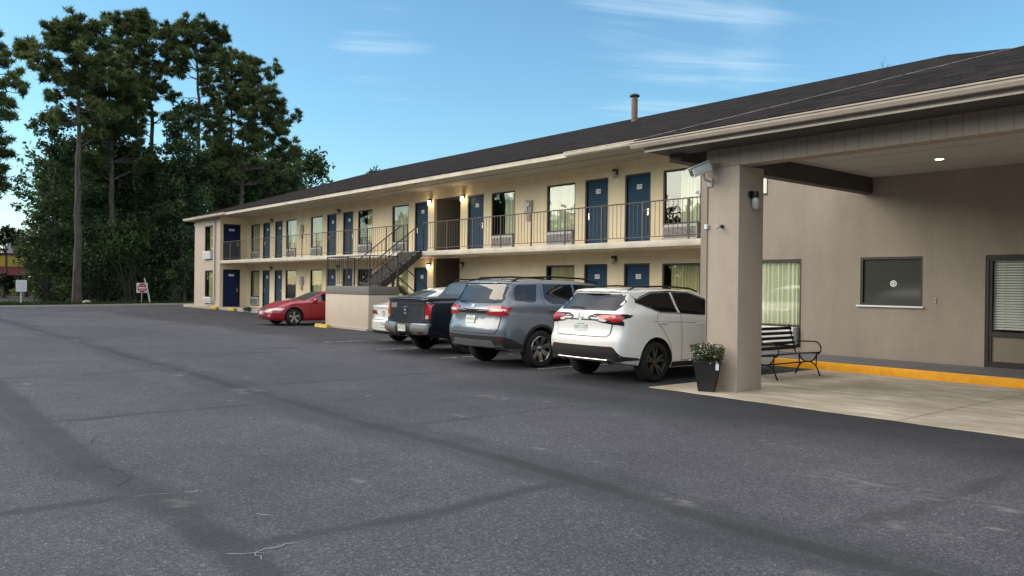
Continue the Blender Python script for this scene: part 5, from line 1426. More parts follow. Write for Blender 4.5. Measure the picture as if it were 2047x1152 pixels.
mb = MB(); mb.lathe([(.05, -.006), (.058, -.012), (.066, -.006)], (0, p.y - .004, p.z), 'y', 20, close=True); mb.build('emblem', M['ink'], c.t, True, 40, False)
c.part('side_window', [('right', [(1.05, 1.10), (1.6, 1.32), (2.2, 1.36), (2.2, 1.01), (1.1, 1.03)])], M['carglass'], .005, mirror=True)
c.part('front_side_window', [('right', [(2.27, 1.36), (2.7, 1.33), (3.2, 1.08), (3.2, .98), (2.27, 1.01)])], M['carglass'], .005, mirror=True)
c.part('windscreen', [('top', [(-.66, 3.35), (.66, 3.35), (.55, 2.75), (-.55, 2.75)])], M['carglass'], .004, res=.09)
c.handle(1.4, .92); c.handle(2.45, .91); c.mirror_ear(.88, 3.15, .98)
c.add_wheels(.80, 5, rim_old, 'y', .22)

# --- red coupe, nose to the lot
R_ = paint('crimson_car_paint', (.34, .007, .020), .0, .3, .7)
c = Car('parked_car', 'faded red two door coupe backed in left of the stair block', 'car', (-31.35, 17.55, 0), PI, R_, 4.61,
        zt=[(0, .92), (.3, .98), (.7, 1.02), (1.5, 1.27), (2.0, 1.33), (2.45, 1.30), (3.05, 1.02), (3.2, .965), (3.7, .93), (4.2, .83), (4.5, .72), (4.61, .66)],
        zb=[(0, .26), (1, .20), (4.0, .18), (4.61, .21)], zw=[(0, .86), (.8, .92), (2.0, .89), (3.1, .89), (3.8, .84), (4.4, .72), (4.61, .60)],
        hw=[(0, .86), (.4, .91), (2, .905), (3.9, .90), (4.3, .86), (4.61, .72)], hr=[(0, .72), (.8, .66), (1.4, .54), (2.3, .54), (3.0, .66), (3.5, .74), (4.61, .62)],
        yr=[(.2, .08), (.5, 0), (.9, .1)], yf=[(.18, .10), (.30, .02), (.45, 0), (.55, .02), (.62, .07), (.8, .2)], wheels=(1.10, 3.67), wr=.325, plan=(.12, .24))
c.part('headlight', [('front', [(.48, .585), (.54, .645), (.72, .675), (.80, .675), (.80, .60), (.70, .585)]), ('right', [(4.02, .67), (4.30, .665), (4.30, .58), (4.15, .585)])], M['clearlens'], .012, mirror=True, res=.04)
c.part('grille', [('front', [(-.24, .575), (.24, .575), (.28, .66), (-.28, .66)])], M['ink'], .006, res=.05)
c.part('lower_intake', [('front', [(-.36, .29), (.36, .29), (.34, .36), (-.34, .36)])], M['ink'], .006, res=.05)
c.part('front_plate', [('front', [(-.17, .43), (.17, .43), (.17, .54), (-.17, .54)])], M['clearlens'], .012, res=.08)
c.part('fog_light', [('front', [(.46, .36), (.60, .36), (.60, .42), (.46, .42)])], M['clearlens'], .008, mirror=True, res=.04)
c.seam([('front', [(-.8, .47), (-.4, .46), (.4, .46), (.8, .47)])], 'bumper_crease_shade', w=.012, off=.003)  # shade of the bumper fold painted as a dark line
c.part('windscreen', [('top', [(-.64, 3.06), (.64, 3.06), (.52, 2.42), (-.52, 2.42)])], M['lightglass'], .005, res=.08)
c.seam([('top', [(-.66, 3.08), (.66, 3.08), (.53, 2.40), (-.53, 2.40)])], 'window_trim', w=.03, off=.004, closed=True, m='black')
c.part('side_window', [('right', [(1.9, 1.22), (2.3, 1.235), (2.75, 1.05), (2.95, .94), (1.9, .95)])], M['carglass'], .005, mirror=True)
c.part('quarter_window', [('right', [(1.2, 1.06), (1.5, 1.17), (1.82, 1.215), (1.82, .96), (1.3, .97)])], M['carglass'], .005, mirror=True)
c.part('rear_window', [('top', [(-.58, .75), (.58, .75), (.5, 1.5), (-.5, 1.5)])], M['carglass'], .005, res=.09)
c.seam([('right', [(1.72, .9), (1.66, .32), (2.95, .30), (3.0, .9)])], mirror=True)
c.part('door_scoop', [('right', [(1.45, .68), (1.68, .72), (1.68, .62), (1.5, .58)])], M['ink'], .004, mirror=True)
c.part('side_marker', [('right', [(4.15, .50), (4.32, .50), (4.32, .53), (4.15, .53)])], M['redlens'], .006, mirror=True, res=.04)
c.seam([('top', [(-.72, 3.15), (-.66, 4.0), (-.5, 4.42), (.5, 4.42), (.66, 4.0), (.72, 3.15)])], 'bonnet_gap', w=.012, off=.003)
p, n = c.cast('top', .3, 3.35)
c.part('bonnet_scoop', [('top', [(-.22, 3.35), (.22, 3.35), (.26, 3.75), (-.26, 3.75)])], R_, .02, res=.08, skirt=.03)
c.handle(1.95, .80, .16); c.mirror_ear(.84, 2.82, .98)
c.add_wheels(.80, 5, rim_old, 'i', .22)
# ------------------------------------------------------------------ trees
def leaf_quads(centers, radii, n_per, size, flat=.8, seed=0, shell=.45):
    """leaf-sized quads spread through a set of clumps"""
    r = np.random.default_rng(seed); Vs = []
    for c, R, n in zip(centers, radii, n_per):
        n = int(n)
        d = r.normal(0, 1, (n, 3)); d /= np.linalg.norm(d, axis=1, keepdims=True)
        rad = R * (r.random(n) ** shell)[:, None]
        # uneven, lobed outline
        lob = 1 + .28 * np.sin(d[:, :1] * 5 + R * 9) * np.cos(d[:, 2:] * 6 + R * 5) + .18 * np.sin(d[:, 1:2] * 9 + R * 3)
        p = np.asarray(c) + d * rad * lob * np.array([1, 1, flat])
        a = r.normal(0, 1, (n, 3)); a /= np.linalg.norm(a, axis=1, keepdims=True)
        b = np.cross(a, r.normal(0, 1, (n, 3))); b /= np.linalg.norm(b, axis=1, keepdims=True)
        s = size * r.uniform(.6, 1.3, (n, 1))
        Vs.append(np.stack([p - a * s, p + b * s * .5, p + a * s, p - b * s * .5], 1).reshape(-1, 3))
    V = np.concatenate(Vs); return V, np.arange(len(V)).reshape(-1, 4)

def needle_tufts(centers, radii, n_per, seed=0, blades=11, length=.42, width=.05, flat=.7):
    r = np.random.default_rng(seed); Vs = []
    for c, R, n in zip(centers, radii, n_per):
        n = int(n); d = r.normal(0, 1, (n, 3)); d /= np.linalg.norm(d, axis=1, keepdims=True)
        p = np.asarray(c) + d * R * (r.random(n) ** .5)[:, None] * np.array([1, 1, flat])
        p = np.repeat(p, blades, 0); m = len(p)
        q = r.normal(0, 1, (m, 3)) + np.array([0, 0, .45]); q /= np.linalg.norm(q, axis=1, keepdims=True)
        w = np.cross(q, r.normal(0, 1, (m, 3))); w /= np.linalg.norm(w, axis=1, keepdims=True)
        L = length * r.uniform(.6, 1.2, (m, 1))
        Vs.append(np.stack([p - w * width, p + w * width, p + q * L], 1).reshape(-1, 3))
    V = np.concatenate(Vs); return V, np.arange(len(V)).reshape(-1, 3)

def branch(mb, a, b, r0, r1, sag, seed):
    r = random.Random(seed); a = Vector(a); b = Vector(b); n = 5; pts = []
    for k in range(n + 1):
        u = k / n; p = a.lerp(b, u); p.z += sag * math.sin(PI * u) * (b - a).length
        if 0 < k < n: p += Vector((r.uniform(-.15, .15), r.uniform(-.15, .15), r.uniform(-.1, .1)))
        pts.append(p)
    mb.tube(pts, [r0 + (r1 - r0) * k / n for k in range(n + 1)], 5)

def tree(name, label, group, dist, trunk_px, blobs, kind, seed, r_base=.34, dens=1., dscatter=1.6, leaf=None, mname=None, cat='tree', fill=None):
    """trunk_px: photo points up the trunk; blobs: (px, py, radius px) clumps of the crown, scattered in depth"""
    r = random.Random(seed)
    pts = [at(px, py, dist) for px, py in trunk_px]
    base = pts[0].copy(); base.z = 0
    t = thing(name, label, cat, base, 0, group)
    pts[0] = base
    mb = MB(); n = len(pts) - 1
    fine = []
    for i in range(n):
        for k in range(4): q = pts[i].lerp(pts[i + 1], k / 4); fine.append(q + Vector((r.uniform(-.06, .06), r.uniform(-.06, .06), 0)))
    fine.append(pts[-1]); fine[0] = base - Vector((0, 0, .1))
    zt = max(1., pts[-1].z)
    mb.tube(fine, [r_base * (1.25 if k == 0 else 1) * max(.12, 1 - .88 * max(0, q.z) / zt) for k, q in enumerate(fine)], 10)
    C, Rr = [], []
    if kind == 'pine' and fill:
        y0, y1, hw, nf = fill
        for k in range(nf):
            py = r.uniform(y0, y1); tx = np.interp(py, [q[1] for q in trunk_px][::-1], [q[0] for q in trunk_px][::-1])
            blobs = blobs + [(tx + r.uniform(-hw, hw), py, r.uniform(5.5, 11))]
    vd = Vector((base.x, base.y, 0)).normalized()
    for (px, py, rp) in blobs:
        dd = dist + r.gauss(0, dscatter * .6)
        p = at(px, py, dd); R = rp * dist / FPX
        if kind == 'pine':
            C.append(tuple(p)); Rr.append(R * .62)
            for j in range(4):
                o = Vector((r.gauss(0, 1), r.gauss(0, 1), r.gauss(0, .75))).normalized() * R * r.uniform(.55, 1.25)
                C.append(tuple(p + o)); Rr.append(R * r.uniform(.38, .62))
        else:
            C.append(tuple(p)); Rr.append(R * .85)
            for j in range(3):
                o = Vector((r.gauss(0, 1), r.gauss(0, 1), r.gauss(0, .8))).normalized() * R * r.uniform(.6, 1.15)
                C.append(tuple(p + o)); Rr.append(R * r.uniform(.3, .55))
        # the limb that carries this clump leaves the trunk a little lower
        k = min(range(len(fine)), key=lambda i: abs(fine[i].z - (p.z - .35 * (p - fine[min(i, len(fine) - 1)]).length * .8)))
        a = fine[k]
        if (p - a).length > .5: branch(mb, a, p, max(.03, .10 * (1 - a.z / (zt * 1.3))), .018, r.uniform(-.06, .10), r.random())
        for j in range(3):
            e = p + Vector((r.gauss(0, 1), r.gauss(0, 1), r.gauss(0, .6))).normalized() * R * .85
            mb.tube([p, p.lerp(e, .5) + Vector((0, 0, .08)), e], [.022, .016, .008], 3)
    mb.build('trunk', M['bark'], t, True, 50)
    if kind == 'pine':
        V, F = needle_tufts(C, Rr, [dens * 66 * max(.16, R) ** 2 / .5 + 4 for R in Rr], seed, 9, .36, .04)
        fast_mesh('crown', V, F, M[mname or 'pine'], t)
    else:
        sz = leaf or .16
        V, F = leaf_quads(C, Rr, [dens * 330 * R ** 2.2 for R in Rr], sz, .85, seed)
        fast_mesh('crown', V, F, M[mname or 'oak'], t)
    return t
GP = 'pine trees behind the far kerb'; GO = 'dark broadleaf trees under the pines'
tree('pine_tree', 'tall pine with bare straight trunk standing in front left of the grove', GP, 66.5, [(154, 606), (156, 430), (157, 250), (158, 150), (153, 48)],
     [(150, 48, 20), (130, 58, 18), (172, 58, 20), (112, 68, 16), (98, 78, 11), (145, 80, 20), (185, 82, 20), (120, 92, 18), (36, 92, 14), (52, 98, 16), (72, 106, 18), (92, 112, 16), (48, 114, 10), (150, 118, 17), (104, 140, 18), (128, 154, 17), (90, 155, 10), (184, 118, 22), (178, 152, 20), (66, 132, 9), (196, 98, 14), (168, 172, 14), (140, 182, 10)], 'pine', 1, .31, fill=(45, 275, 72, 52))
tree('pine_tree', 'tallest pine of the grove with rounded double top', GP, 75, [(306, 604), (304, 330), (303, 220), (285, 120), (272, 30)],
     [(274, 27, 16), (262, 34, 14), (288, 36, 15), (244, 44, 15), (226, 38, 11), (236, 58, 13), (302, 54, 15), (254, 66, 16), (280, 62, 17), (312, 72, 13), (270, 86, 17), (296, 92, 17), (322, 100, 13), (238, 86, 14), (262, 112, 20), (290, 124, 20), (316, 132, 16), (300, 160, 22), (276, 150, 20), (326, 178, 18), (290, 190, 20), (252, 140, 18), (268, 198, 18)], 'pine', 2, .34, fill=(35, 250, 60, 62))
tree('pine_tree', 'broad pine with brownish dense middle crown between two taller pines', GP, 71, [(226, 604), (224, 400), (222, 250), (215, 120)],
     [(216, 112, 22), (196, 128, 22), (236, 122, 22), (208, 150, 26), (238, 158, 26), (182, 165, 18), (258, 165, 20), (222, 186, 28), (250, 192, 22), (194, 196, 20), (208, 222, 26), (242, 226, 26), (270, 218, 20), (180, 232, 18), (228, 252, 26), (262, 252, 22), (196, 262, 22)], 'pine', 3, .3, 1.25, fill=(115, 350, 72, 78))
tree('pine_tree', 'tall domed pine with open fan of bare limbs left of the grove centre right', GP, 73, [(402, 604), (398, 330), (397, 200), (393, 120), (392, 48)],
     [(392, 47, 18), (374, 54, 14), (412, 50, 17), (428, 60, 14), (364, 68, 12), (386, 74, 16), (410, 78, 17), (434, 80, 15), (346, 74, 9), (340, 92, 12), (356, 92, 14), (352, 112, 17), (372, 108, 13), (420, 102, 17), (440, 104, 14), (336, 116, 12), (362, 134, 14), (424, 128, 18), (446, 132, 15), (412, 150, 12), (438, 156, 15), (416, 184, 11), (430, 212, 14), (422, 232, 10)], 'pine', 4, .33, fill=(50, 270, 58, 48))
tree('pine_tree', 'slim pine with sloping right hand crown behind the motel end', GP, 77, [(462, 604), (462, 330), (463, 200), (464, 110)],
     [(466, 108, 13), (480, 116, 15), (456, 122, 12), (496, 126, 13), (472, 136, 16), (492, 146, 17), (452, 146, 13), (508, 140, 12), (476, 164, 17), (500, 170, 18), (516, 160, 13), (484, 190, 17), (458, 184, 12), (508, 196, 16), (466, 212, 14), (536, 146, 9), (550, 132, 9), (554, 146, 8), (542, 158, 7)], 'pine', 5, .28, fill=(112, 340, 55, 66))
tree('pine_tree', 'rightmost leaning pine overhanging the motel roof end', GP, 74, [(484, 604), (482, 400), (486, 280), (520, 170)],
     [(526, 178, 14), (542, 186, 12), (512, 196, 15), (536, 204, 16), (552, 202, 12), (520, 220, 18), (546, 226, 17), (564, 222, 13), (500, 232, 16), (530, 246, 19), (556, 252, 17), (574, 250, 13), (590, 238, 8), (597, 226, 6), (508, 262, 17), (540, 274, 18), (566, 282, 16), (586, 296, 13), (594, 312, 11), (520, 290, 18), (552, 302, 18), (576, 318, 16), (592, 332, 12)], 'pine', 6, .3, fill=(185, 370, 64, 54))
tree('pine_tree', 'pine at the left picture edge with limbs reaching in', GP, 58, [(-58, 612), (-50, 400), (-46, 200), (-44, 40)],
     [(-8, 66, 10), (6, 92, 10), (14, 112, 10), (2, 128, 14), (30, 152, 12), (14, 160, 13), (42, 170, 9), (48, 184, 7), (-4, 172, 18), (8, 196, 16), (22, 206, 11), (-2, 222, 20), (14, 236, 14), (-8, 262, 18), (6, 282, 14), (16, 306, 10), (-4, 308, 18), (8, 336, 14), (-6, 356, 18), (10, 372, 10), (-10, 392, 14), (-30, 60, 20), (-60, 80, 24), (-40, 120, 26), (-70, 160, 28), (-34, 180, 24), (-40, 240, 26), (-70, 300, 26), (-36, 330, 20)], 'pine', 7, .36)
tree('oak_tree', 'ragged broadleaf tree at the left edge of the grove beside the open sky', GO, 72, [(112, 606), (108, 450), (110, 340), (112, 230)],
     [(58, 252, 8), (70, 247, 12), (88, 240, 18), (112, 226, 20), (132, 244, 22), (104, 262, 20), (124, 284, 22), (98, 300, 16), (148, 290, 26), (112, 316, 18), (88, 326, 14), (134, 326, 24), (94, 350, 16), (116, 356, 24), (42, 362, 12), (34, 378, 11), (48, 390, 13), (40, 412, 10), (52, 425, 6), (80, 372, 14), (96, 388, 22), (74, 412, 16), (88, 432, 20), (68, 446, 14), (118, 406, 26), (148, 370, 26)], 'oak', 11, .22, 1.05, leaf=.15)
tree('oak_tree', 'dense dark broadleaf tree filling the grove left of centre', GO, 74, [(216, 606), (220, 450), (226, 330)],
     [(196, 288, 28), (226, 280, 30), (180, 322, 32), (216, 322, 36), (250, 310, 32), (276, 302, 26), (292, 330, 26), (196, 362, 38), (238, 364, 38), (274, 366, 34), (176, 402, 36), (214, 410, 40), (256, 412, 38), (292, 404, 26)], 'oak', 12, .3, 1.0, leaf=.17)
tree('oak_tree', 'vine draped dark tree below the open fan of pine limbs', GO, 71, [(364, 606), (366, 450), (370, 260)],
     [(372, 214, 14), (356, 222, 17), (344, 240, 15), (378, 236, 18), (360, 254, 20), (340, 264, 16), (388, 262, 17), (352, 284, 22), (378, 290, 24), (334, 300, 18), (362, 316, 28), (396, 318, 24), (336, 336, 26), (374, 352, 34), (412, 352, 28), (344, 380, 34), (396, 392, 36), (330, 420, 26), (362, 420, 34)], 'oak', 13, .26, 1.15, leaf=.15)
tree('oak_tree', 'loose broadleaf tree right of the vine draped tree', GO, 76, [(438, 606), (436, 450), (440, 320)],
     [(432, 284, 18), (448, 296, 22), (424, 308, 20), (452, 322, 26), (424, 336, 26), (474, 336, 24), (440, 362, 32), (474, 372, 30), (418, 388, 30), (450, 404, 34), (484, 402, 30)], 'oak', 14, .24, .95, leaf=.16)
tree('oak_tree', 'dark broadleaf tree directly behind the motel roof corner', GO, 78, [(540, 606), (540, 450), (544, 340)],
     [(548, 322, 18), (566, 332, 20), (586, 344, 16), (596, 356, 12), (524, 334, 20), (546, 350, 26), (574, 362, 24), (506, 354, 26), (530, 378, 32), (564, 388, 30), (500, 396, 32), (594, 378, 15), (536, 420, 34), (584, 410, 20)], 'oak', 15, .26, .9, leaf=.16)
# understorey shrubs along the verge
GSH = 'shrubs along the edge of the grove'
def shrub(label, px, blobs, dist, seed, mname='oak', dens=1.):
    r = random.Random(seed)
    base = at(px, 606, dist); base.z = 0
    t = thing('shrub', label, 'shrub', base, 0, GSH)
    mb = MB(); C = []; R = []
    for (bx, by, rp) in blobs:
        p = at(bx, by, dist + 1.5 + r.gauss(0, .8)); q = rp * dist / FPX; p.z = max(p.z, q * .55); C.append(tuple(p)); R.append(q)
        branch(mb, base + Vector((r.uniform(-.4, .4), r.uniform(-.4, .4), 0)), p, .05, .015, .1, r.random())
    mb.build('stems', M['soil'], t)
    V, F = leaf_quads(C, R, [dens * 250 * q ** 2.2 + 40 for q in R], .15, .9, seed)
    fast_mesh('foliage', V, F, M[mname], t)
shrub('dark leafy thicket left of the bare pine trunk', 100, [(60, 478, 22), (84, 470, 26), (112, 470, 34), (140, 480, 32), (64, 520, 26), (96, 522, 34), (130, 530, 36), (70, 566, 28), (108, 572, 32), (142, 576, 28), (44, 498, 18), (84, 598, 16), (120, 602, 14)], 70.5, 31)
shrub('dark vine mound right of the bare pine trunk', 205, [(176, 470, 34), (210, 466, 38), (240, 476, 36), (184, 520, 36), (220, 524, 38), (250, 528, 32), (186, 568, 32), (222, 574, 34), (252, 580, 26), (170, 590, 22), (206, 600, 14)], 69.5, 32)
shrub('bright green vine climbing behind the no entry sign', 262, [(226, 490, 14), (240, 482, 15), (256, 492, 13), (272, 474, 14), (284, 486, 13), (292, 474, 10), (206, 498, 12), (246, 508, 12), (216, 514, 12), (276, 508, 12), (288, 518, 10), (232, 530, 10)], 67.6, 33, 'vine', .8)
shrub('dense thicket behind the no entry sign', 288, [(274, 466, 34), (306, 462, 36), (280, 512, 36), (312, 514, 36), (276, 560, 32), (306, 566, 34), (332, 500, 28), (290, 594, 18), (320, 596, 18)], 70, 34)
shrub('dark thicket against the left end of the motel', 356, [(346, 470, 38), (380, 476, 34), (350, 516, 36), (378, 528, 30), (346, 562, 34), (374, 574, 28), (352, 598, 16), (376, 600, 12), (332, 590, 20)], 70.5, 35)
shrub('pale green sapling just left of the motel corner', 350, [(342, 548, 10), (354, 560, 11), (348, 576, 11), (360, 582, 8), (346, 594, 9), (364, 566, 8)], 67.2, 36, 'vine', .7)
# woodland far behind the grove
r_ = np.random.default_rng(77); n = 150
C = [tuple(at(px, py, d)) for px, py, d in zip(r_.uniform(95, 640, n), r_.uniform(330, 600, n), r_.uniform(84, 98, n))]
V, F = leaf_quads(C, r_.uniform(1.6, 3.0, n), [900] * n, .26, .9, 78)
tag(fast_mesh('woodland', V, F, M['oak']), kind='stuff')
# wooded far side of the road behind the viewer (seen in panes and paint)
n = 330
ang = r_.uniform(math.radians(100), math.radians(268), n); dd = r_.uniform(58, 80, n)
C = np.stack([np.sin(ang) * dd, np.cos(ang) * dd, r_.uniform(.5, 9.5, n)], -1)
V, F = leaf_quads([tuple(c_) for c_ in C], r_.uniform(2.4, 4.2, n), [420] * n, .55, .9, 79)
tag(fast_mesh('woodland', V, F, M['oak']), kind='stuff')
# small trees about the yellow building and far tops behind the roof
GF = 'far trees beyond the yellow restaurant'
def far_tree(label, dist, px, py0, blobs, seed, mname='farleaf', sz=.2, dens=.6, g=GF, name='broadleaf_tree'):
    tree(name, label, g, dist, [(px, 604), (px, (604 + py0) / 2), (px, py0)], blobs, 'oak', seed, .2, dens, 1.2, sz, mname)
far_tree('far tree with see-through crown at the left picture edge', 96, 12, 470, [(4, 464, 12), (16, 460, 12), (28, 466, 10), (38, 468, 9), (2, 482, 13), (18, 480, 13), (34, 482, 10), (2, 498, 7), (-16, 470, 20), (-18, 500, 20)], 41)
far_tree('far tree just right of the yellow gable', 88, 52, 490, [(44, 482, 10), (54, 490, 12), (46, 500, 12), (58, 508, 14), (60, 526, 12), (62, 540, 10)], 42)
far_tree('low dark tree in front of the yellow restaurant', 84, 6, 540, [(-6, 552, 11), (6, 558, 9), (0, 568, 12), (12, 580, 9), (2, 592, 12), (-18, 560, 20)], 43)
far_tree('treetop showing over the motel roof above the stairs', 84, 747, 350, [(742, 345, 7), (750, 342, 8), (756, 346, 6), (738, 349, 5), (748, 352, 10), (747, 372, 22)], 44, sz=.14, dens=1.2)
t_ = thing('bare_tree', 'thin bare twigs of a tree showing over the canopy roof ridge', 'tree', (-18.6, 38.9, 0), 0)
mb = MB(); r = random.Random(5); b0 = Vector((-18.6, 38.9, 0)); mb.tube([b0, b0 + Vector((0, 0, 6)), b0 + Vector((.1, 0, 10.5))], [.16, .1, .05], 8)
mb.build('trunk', M['bark'], t_)
mb = MB()
for k in range(26):
    a = b0 + Vector((0, 0, r.uniform(8, 10.4))); e = a + Vector((r.uniform(-2.2, 2.2), r.uniform(-1.5, 1.5), r.uniform(1.2, 3.0))); e.z = min(e.z, 12.55 + r.uniform(-.3, .3))
    m_ = a.lerp(e, .55) + Vector((r.uniform(-.2, .2), 0, .3)); mb.tube([a, m_, e], [.03, .018, .008], 4)
    for j in range(3):
        q = m_.lerp(e, r.random()); mb.tube([q, q + Vector((r.uniform(-.5, .5), r.uniform(-.4, .4), r.uniform(.1, .5)))], [.012, .006], 3)
mb.build('twigs', M['bark'], t_)

t_ = thing('weed_clump', 'small bright green weed growing at the far kerb left of the red coupe', 'weed', (-45.2, 17.5, 0))
V, F = leaf_quads([(-45.2, 17.5, .14), (-45.0, 17.55, .22)], [.2, .16], [90, 60], .06, .8, 91); fast_mesh('leaves', V, F, M['vine'], t_)
bm = bmesh.new(); bmesh.ops.create_icosphere(bm, subdivisions=2, radius=.22)
for v_ in bm.verts: v_.co = Vector((v_.co.x * .9, v_.co.y * 1.3, v_.co.z * .8)) * (1 + .12 * math.sin(v_.co.x * 23 + v_.co.y * 17))
mb = MB(); mb.addbm(bm); o_ = mb.build('stone', M['oldwalk'], smooth=True); o_.location = (-63.5, 13.0, .15); tag(o_, 'pale stone on the grass at the foot of the front pine', 'stone')
# yellow restaurant beyond the trees
t = thing('restaurant_building', 'yellow restaurant with a dark red awning beyond the trees', 'building', (-104, 12, 0))
mb = MB(); mb.box(-112, -100, 6, 14.5, 0, 4.35); mb.build('wall', mat('yellow_stucco', (.60, .46, .09), .8), t)
mb = MB(); mb.box(-112.1, -99.9, 5.9, 14.6, 4.352, 4.52); mb.build('parapet', mat('dark_red_trim', (.10, .02, .02), .7), t)
mb = MB(); mb.prism([(-99.99, 3.1), (-98.4, 2.2), (-98.4, 2.1), (-99.99, 2.1)], 6.2, 16.0, 'xz'); mb.build('awning', mat('red_awning', (.10, .012, .02), .8), t)
mb = MB(); mb.prism([(13.2, 4.55), (15.2, 4.55), (14.6, 6.6), (13.6, 6.6)], -108, -105, 'yz'); mb.build('roof_lantern', mat('pale_metal_roof', (.45, .46, .46), .5), t)
for k, y in enumerate((8.0, 10.4, 12.8)):
    mb = MB(); mb.box(-100.02, -99.95, y, y + 1.6, .7, 2.05); mb.build('window', M['carglass'], t)
mb = MB(); mb.box(-100.02, -99.94, 14.55, 15.1, .1, 2.05); mb.build('column', mat('orange_column', (.42, .10, .03), .6), t)
mb = MB(); mb.box(-99.7, -99.6, 13.6, 13.9, .5, 2.0); mb.build('poster', M['white'], t)

# ------------------------------------------------------------------ sky and light
SUN_AZ, SUN_EL = math.radians(SUN_AZ_DEG), math.radians(SUN_EL_DEG)     # azimuth measured from +Y towards +X
sd = Vector((math.sin(SUN_AZ) * math.cos(SUN_EL), math.cos(SUN_AZ) * math.cos(SUN_EL), math.sin(SUN_EL)))
w = bpy.data.worlds.new('World'); SC.world = w; w.use_nodes = True
nt = w.node_tree; N, L = nt.nodes, nt.links
bg = N['Background']
sky = N.new('ShaderNodeTexSky'); sky.sky_type = 'NISHITA'; sky.sun_disc = False
sky.sun_elevation = SUN_EL; sky.sun_rotation = SUN_AZ
sky.air_density = 1.0; sky.dust_density = .6; sky.ozone_density = 1.6; sky.altitude = 20
tc = N.new('ShaderNodeTexCoord')
sp = N.new('ShaderNodeSeparateXYZ'); L.new(tc.outputs['Generated'], sp.inputs[0])
def mth(op, a, b=None, clamp=False):
    m = N.new('ShaderNodeMath'); m.operation = op; m.use_clamp = clamp
    for i, v in enumerate((a, b)):
        if v is None: continue
        if isinstance(v, (int, float)): m.inputs[i].default_value = v
        else: L.new(v, m.inputs[i])
    return m.outputs[0]
# cirrus: a flat high layer, so the pattern is stretched on the plane z = 1
zc = mth('MAXIMUM', sp.outputs['Z'], .06)
u = mth('DIVIDE', sp.outputs['X'], zc); v = mth('DIVIDE', sp.outputs['Y'], zc)
cb = N.new('ShaderNodeCombineXYZ'); L.new(u, cb.inputs[0]); L.new(v, cb.inputs[1])
mr = N.new('ShaderNodeMapping'); mr.inputs['Rotation'].default_value = (0, 0, math.radians(CL_ROT)); L.new(cb.outputs[0], mr.inputs[0])
mp = N.new('ShaderNodeMapping'); mp.inputs['Scale'].default_value = (.42, 1.9, 1); mp.inputs['Location'].default_value = CL_OFF
L.new(mr.outputs[0], mp.inputs[0])
cn = N.new('ShaderNodeTexNoise'); cn.inputs['Scale'].default_value = 1.0; cn.inputs['Detail'].default_value = 9; cn.inputs['Roughness'].default_value = .62; cn.inputs['Distortion'].default_value = .5
L.new(mp.outputs[0], cn.inputs['Vector'])
def glow(px, py, wd):
    d = (CR * ((px - 1023.5) / FPX) + CU * ((576 - py) / FPX) + CF).normalized()
    vm = N.new('ShaderNodeVectorMath'); vm.operation = 'DOT_PRODUCT'; vm.inputs[1].default_value = d
    L.new(tc.outputs['Generated'], vm.inputs[0])
    m = N.new('ShaderNodeMapRange'); m.inputs['From Min'].default_value = math.cos(wd); m.inputs['From Max'].default_value = 1.; m.interpolation_type = 'SMOOTHSTEP'
    L.new(vm.outputs['Value'], m.inputs['Value']); return m.outputs[0]
region = mth('ADD', mth('ADD', mth('MULTIPLY', glow(1330, 32, .17), .27), mth('MULTIPLY', glow(770, 96, .09), .25)), mth('MULTIPLY', glow(1590, 100, .10), .12))
region = mth('ADD', region, mth('MULTIPLY', glow(-60, 470, .35), .05))
cm = N.new('ShaderNodeMapRange'); cm.inputs['From Min'].default_value = .62; cm.inputs['From Max'].default_value = 1.02; cm.interpolation_type = 'SMOOTHSTEP'
L.new(mth('ADD', cn.outputs['Fac'], region), cm.inputs['Value'])
mx = N.new('ShaderNodeMixRGB'); mx.inputs['Color2'].default_value = (*CLOUD_COL, 1)
L.new(mth('MULTIPLY', cm.outputs[0], .5), mx.inputs['Fac']); L.new(sky.outputs[0], mx.inputs['Color1'])
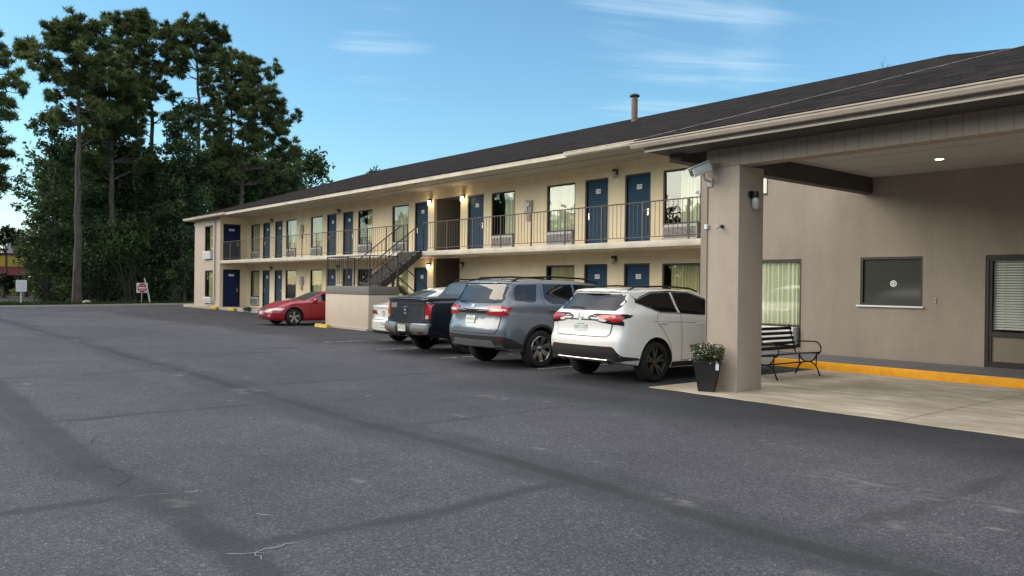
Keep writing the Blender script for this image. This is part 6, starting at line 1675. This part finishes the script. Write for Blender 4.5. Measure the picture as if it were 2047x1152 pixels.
# added unseen bright cloud fill overhead and behind viewer, raising ground and wall light
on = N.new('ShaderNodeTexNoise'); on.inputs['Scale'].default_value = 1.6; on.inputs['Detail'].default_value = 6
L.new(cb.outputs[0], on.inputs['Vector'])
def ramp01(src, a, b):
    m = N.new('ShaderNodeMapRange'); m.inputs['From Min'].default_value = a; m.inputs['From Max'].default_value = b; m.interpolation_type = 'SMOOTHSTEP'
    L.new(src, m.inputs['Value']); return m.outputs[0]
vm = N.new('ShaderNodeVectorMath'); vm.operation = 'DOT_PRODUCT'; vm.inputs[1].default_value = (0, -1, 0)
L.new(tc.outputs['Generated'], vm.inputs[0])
fill_cloud = mth('MAXIMUM', ramp01(sp.outputs['Z'], .45, .80), mth('MULTIPLY', ramp01(vm.outputs['Value'], .0, .6), ramp01(sp.outputs['Z'], .12, .35)))
fill_cloud = mth('MULTIPLY', fill_cloud, ramp01(on.outputs['Fac'], .2, .6))
tn = N.new('ShaderNodeMixRGB'); tn.blend_type = 'MULTIPLY'; tn.inputs['Fac'].default_value = 1; tn.inputs['Color2'].default_value = (*SKY_TINT, 1)
tz = N.new('ShaderNodeMixRGB'); tz.inputs['Color1'].default_value = (.80, .93, .98, 1); tz.inputs['Color2'].default_value = (*SKY_TINT, 1)
L.new(ramp01(sp.outputs['Z'], .0, .22), tz.inputs['Fac']); L.new(tz.outputs[0], tn.inputs['Color2'])
L.new(sky.outputs[0], tn.inputs['Color1']); L.new(tn.outputs[0], mx.inputs['Color1'])
m2 = N.new('ShaderNodeMixRGB'); m2.inputs['Color2'].default_value = (*FILL_CLOUD_COL, 1)
L.new(fill_cloud, m2.inputs['Fac']); L.new(mx.outputs[0], m2.inputs['Color1'])
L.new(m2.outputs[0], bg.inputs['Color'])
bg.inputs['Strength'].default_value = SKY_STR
sl = bpy.data.lights.new('sun', 'SUN'); sl.energy = SUN_STR; sl.angle = math.radians(SUN_ANGLE); sl.color = SUN_COL
so = bpy.data.objects.new('sun', sl); COL.objects.link(so); so.rotation_euler = sd.to_track_quat('Z', 'Y').to_euler(); so.location = (0, 0, 40)
SC.view_settings.view_transform = 'Standard'; SC.view_settings.look = 'None'; SC.view_settings.gamma = 1
SC.view_settings.exposure = EXPOSURE
SC.cycles.max_bounces = 6; SC.cycles.transparent_max_bounces = 12
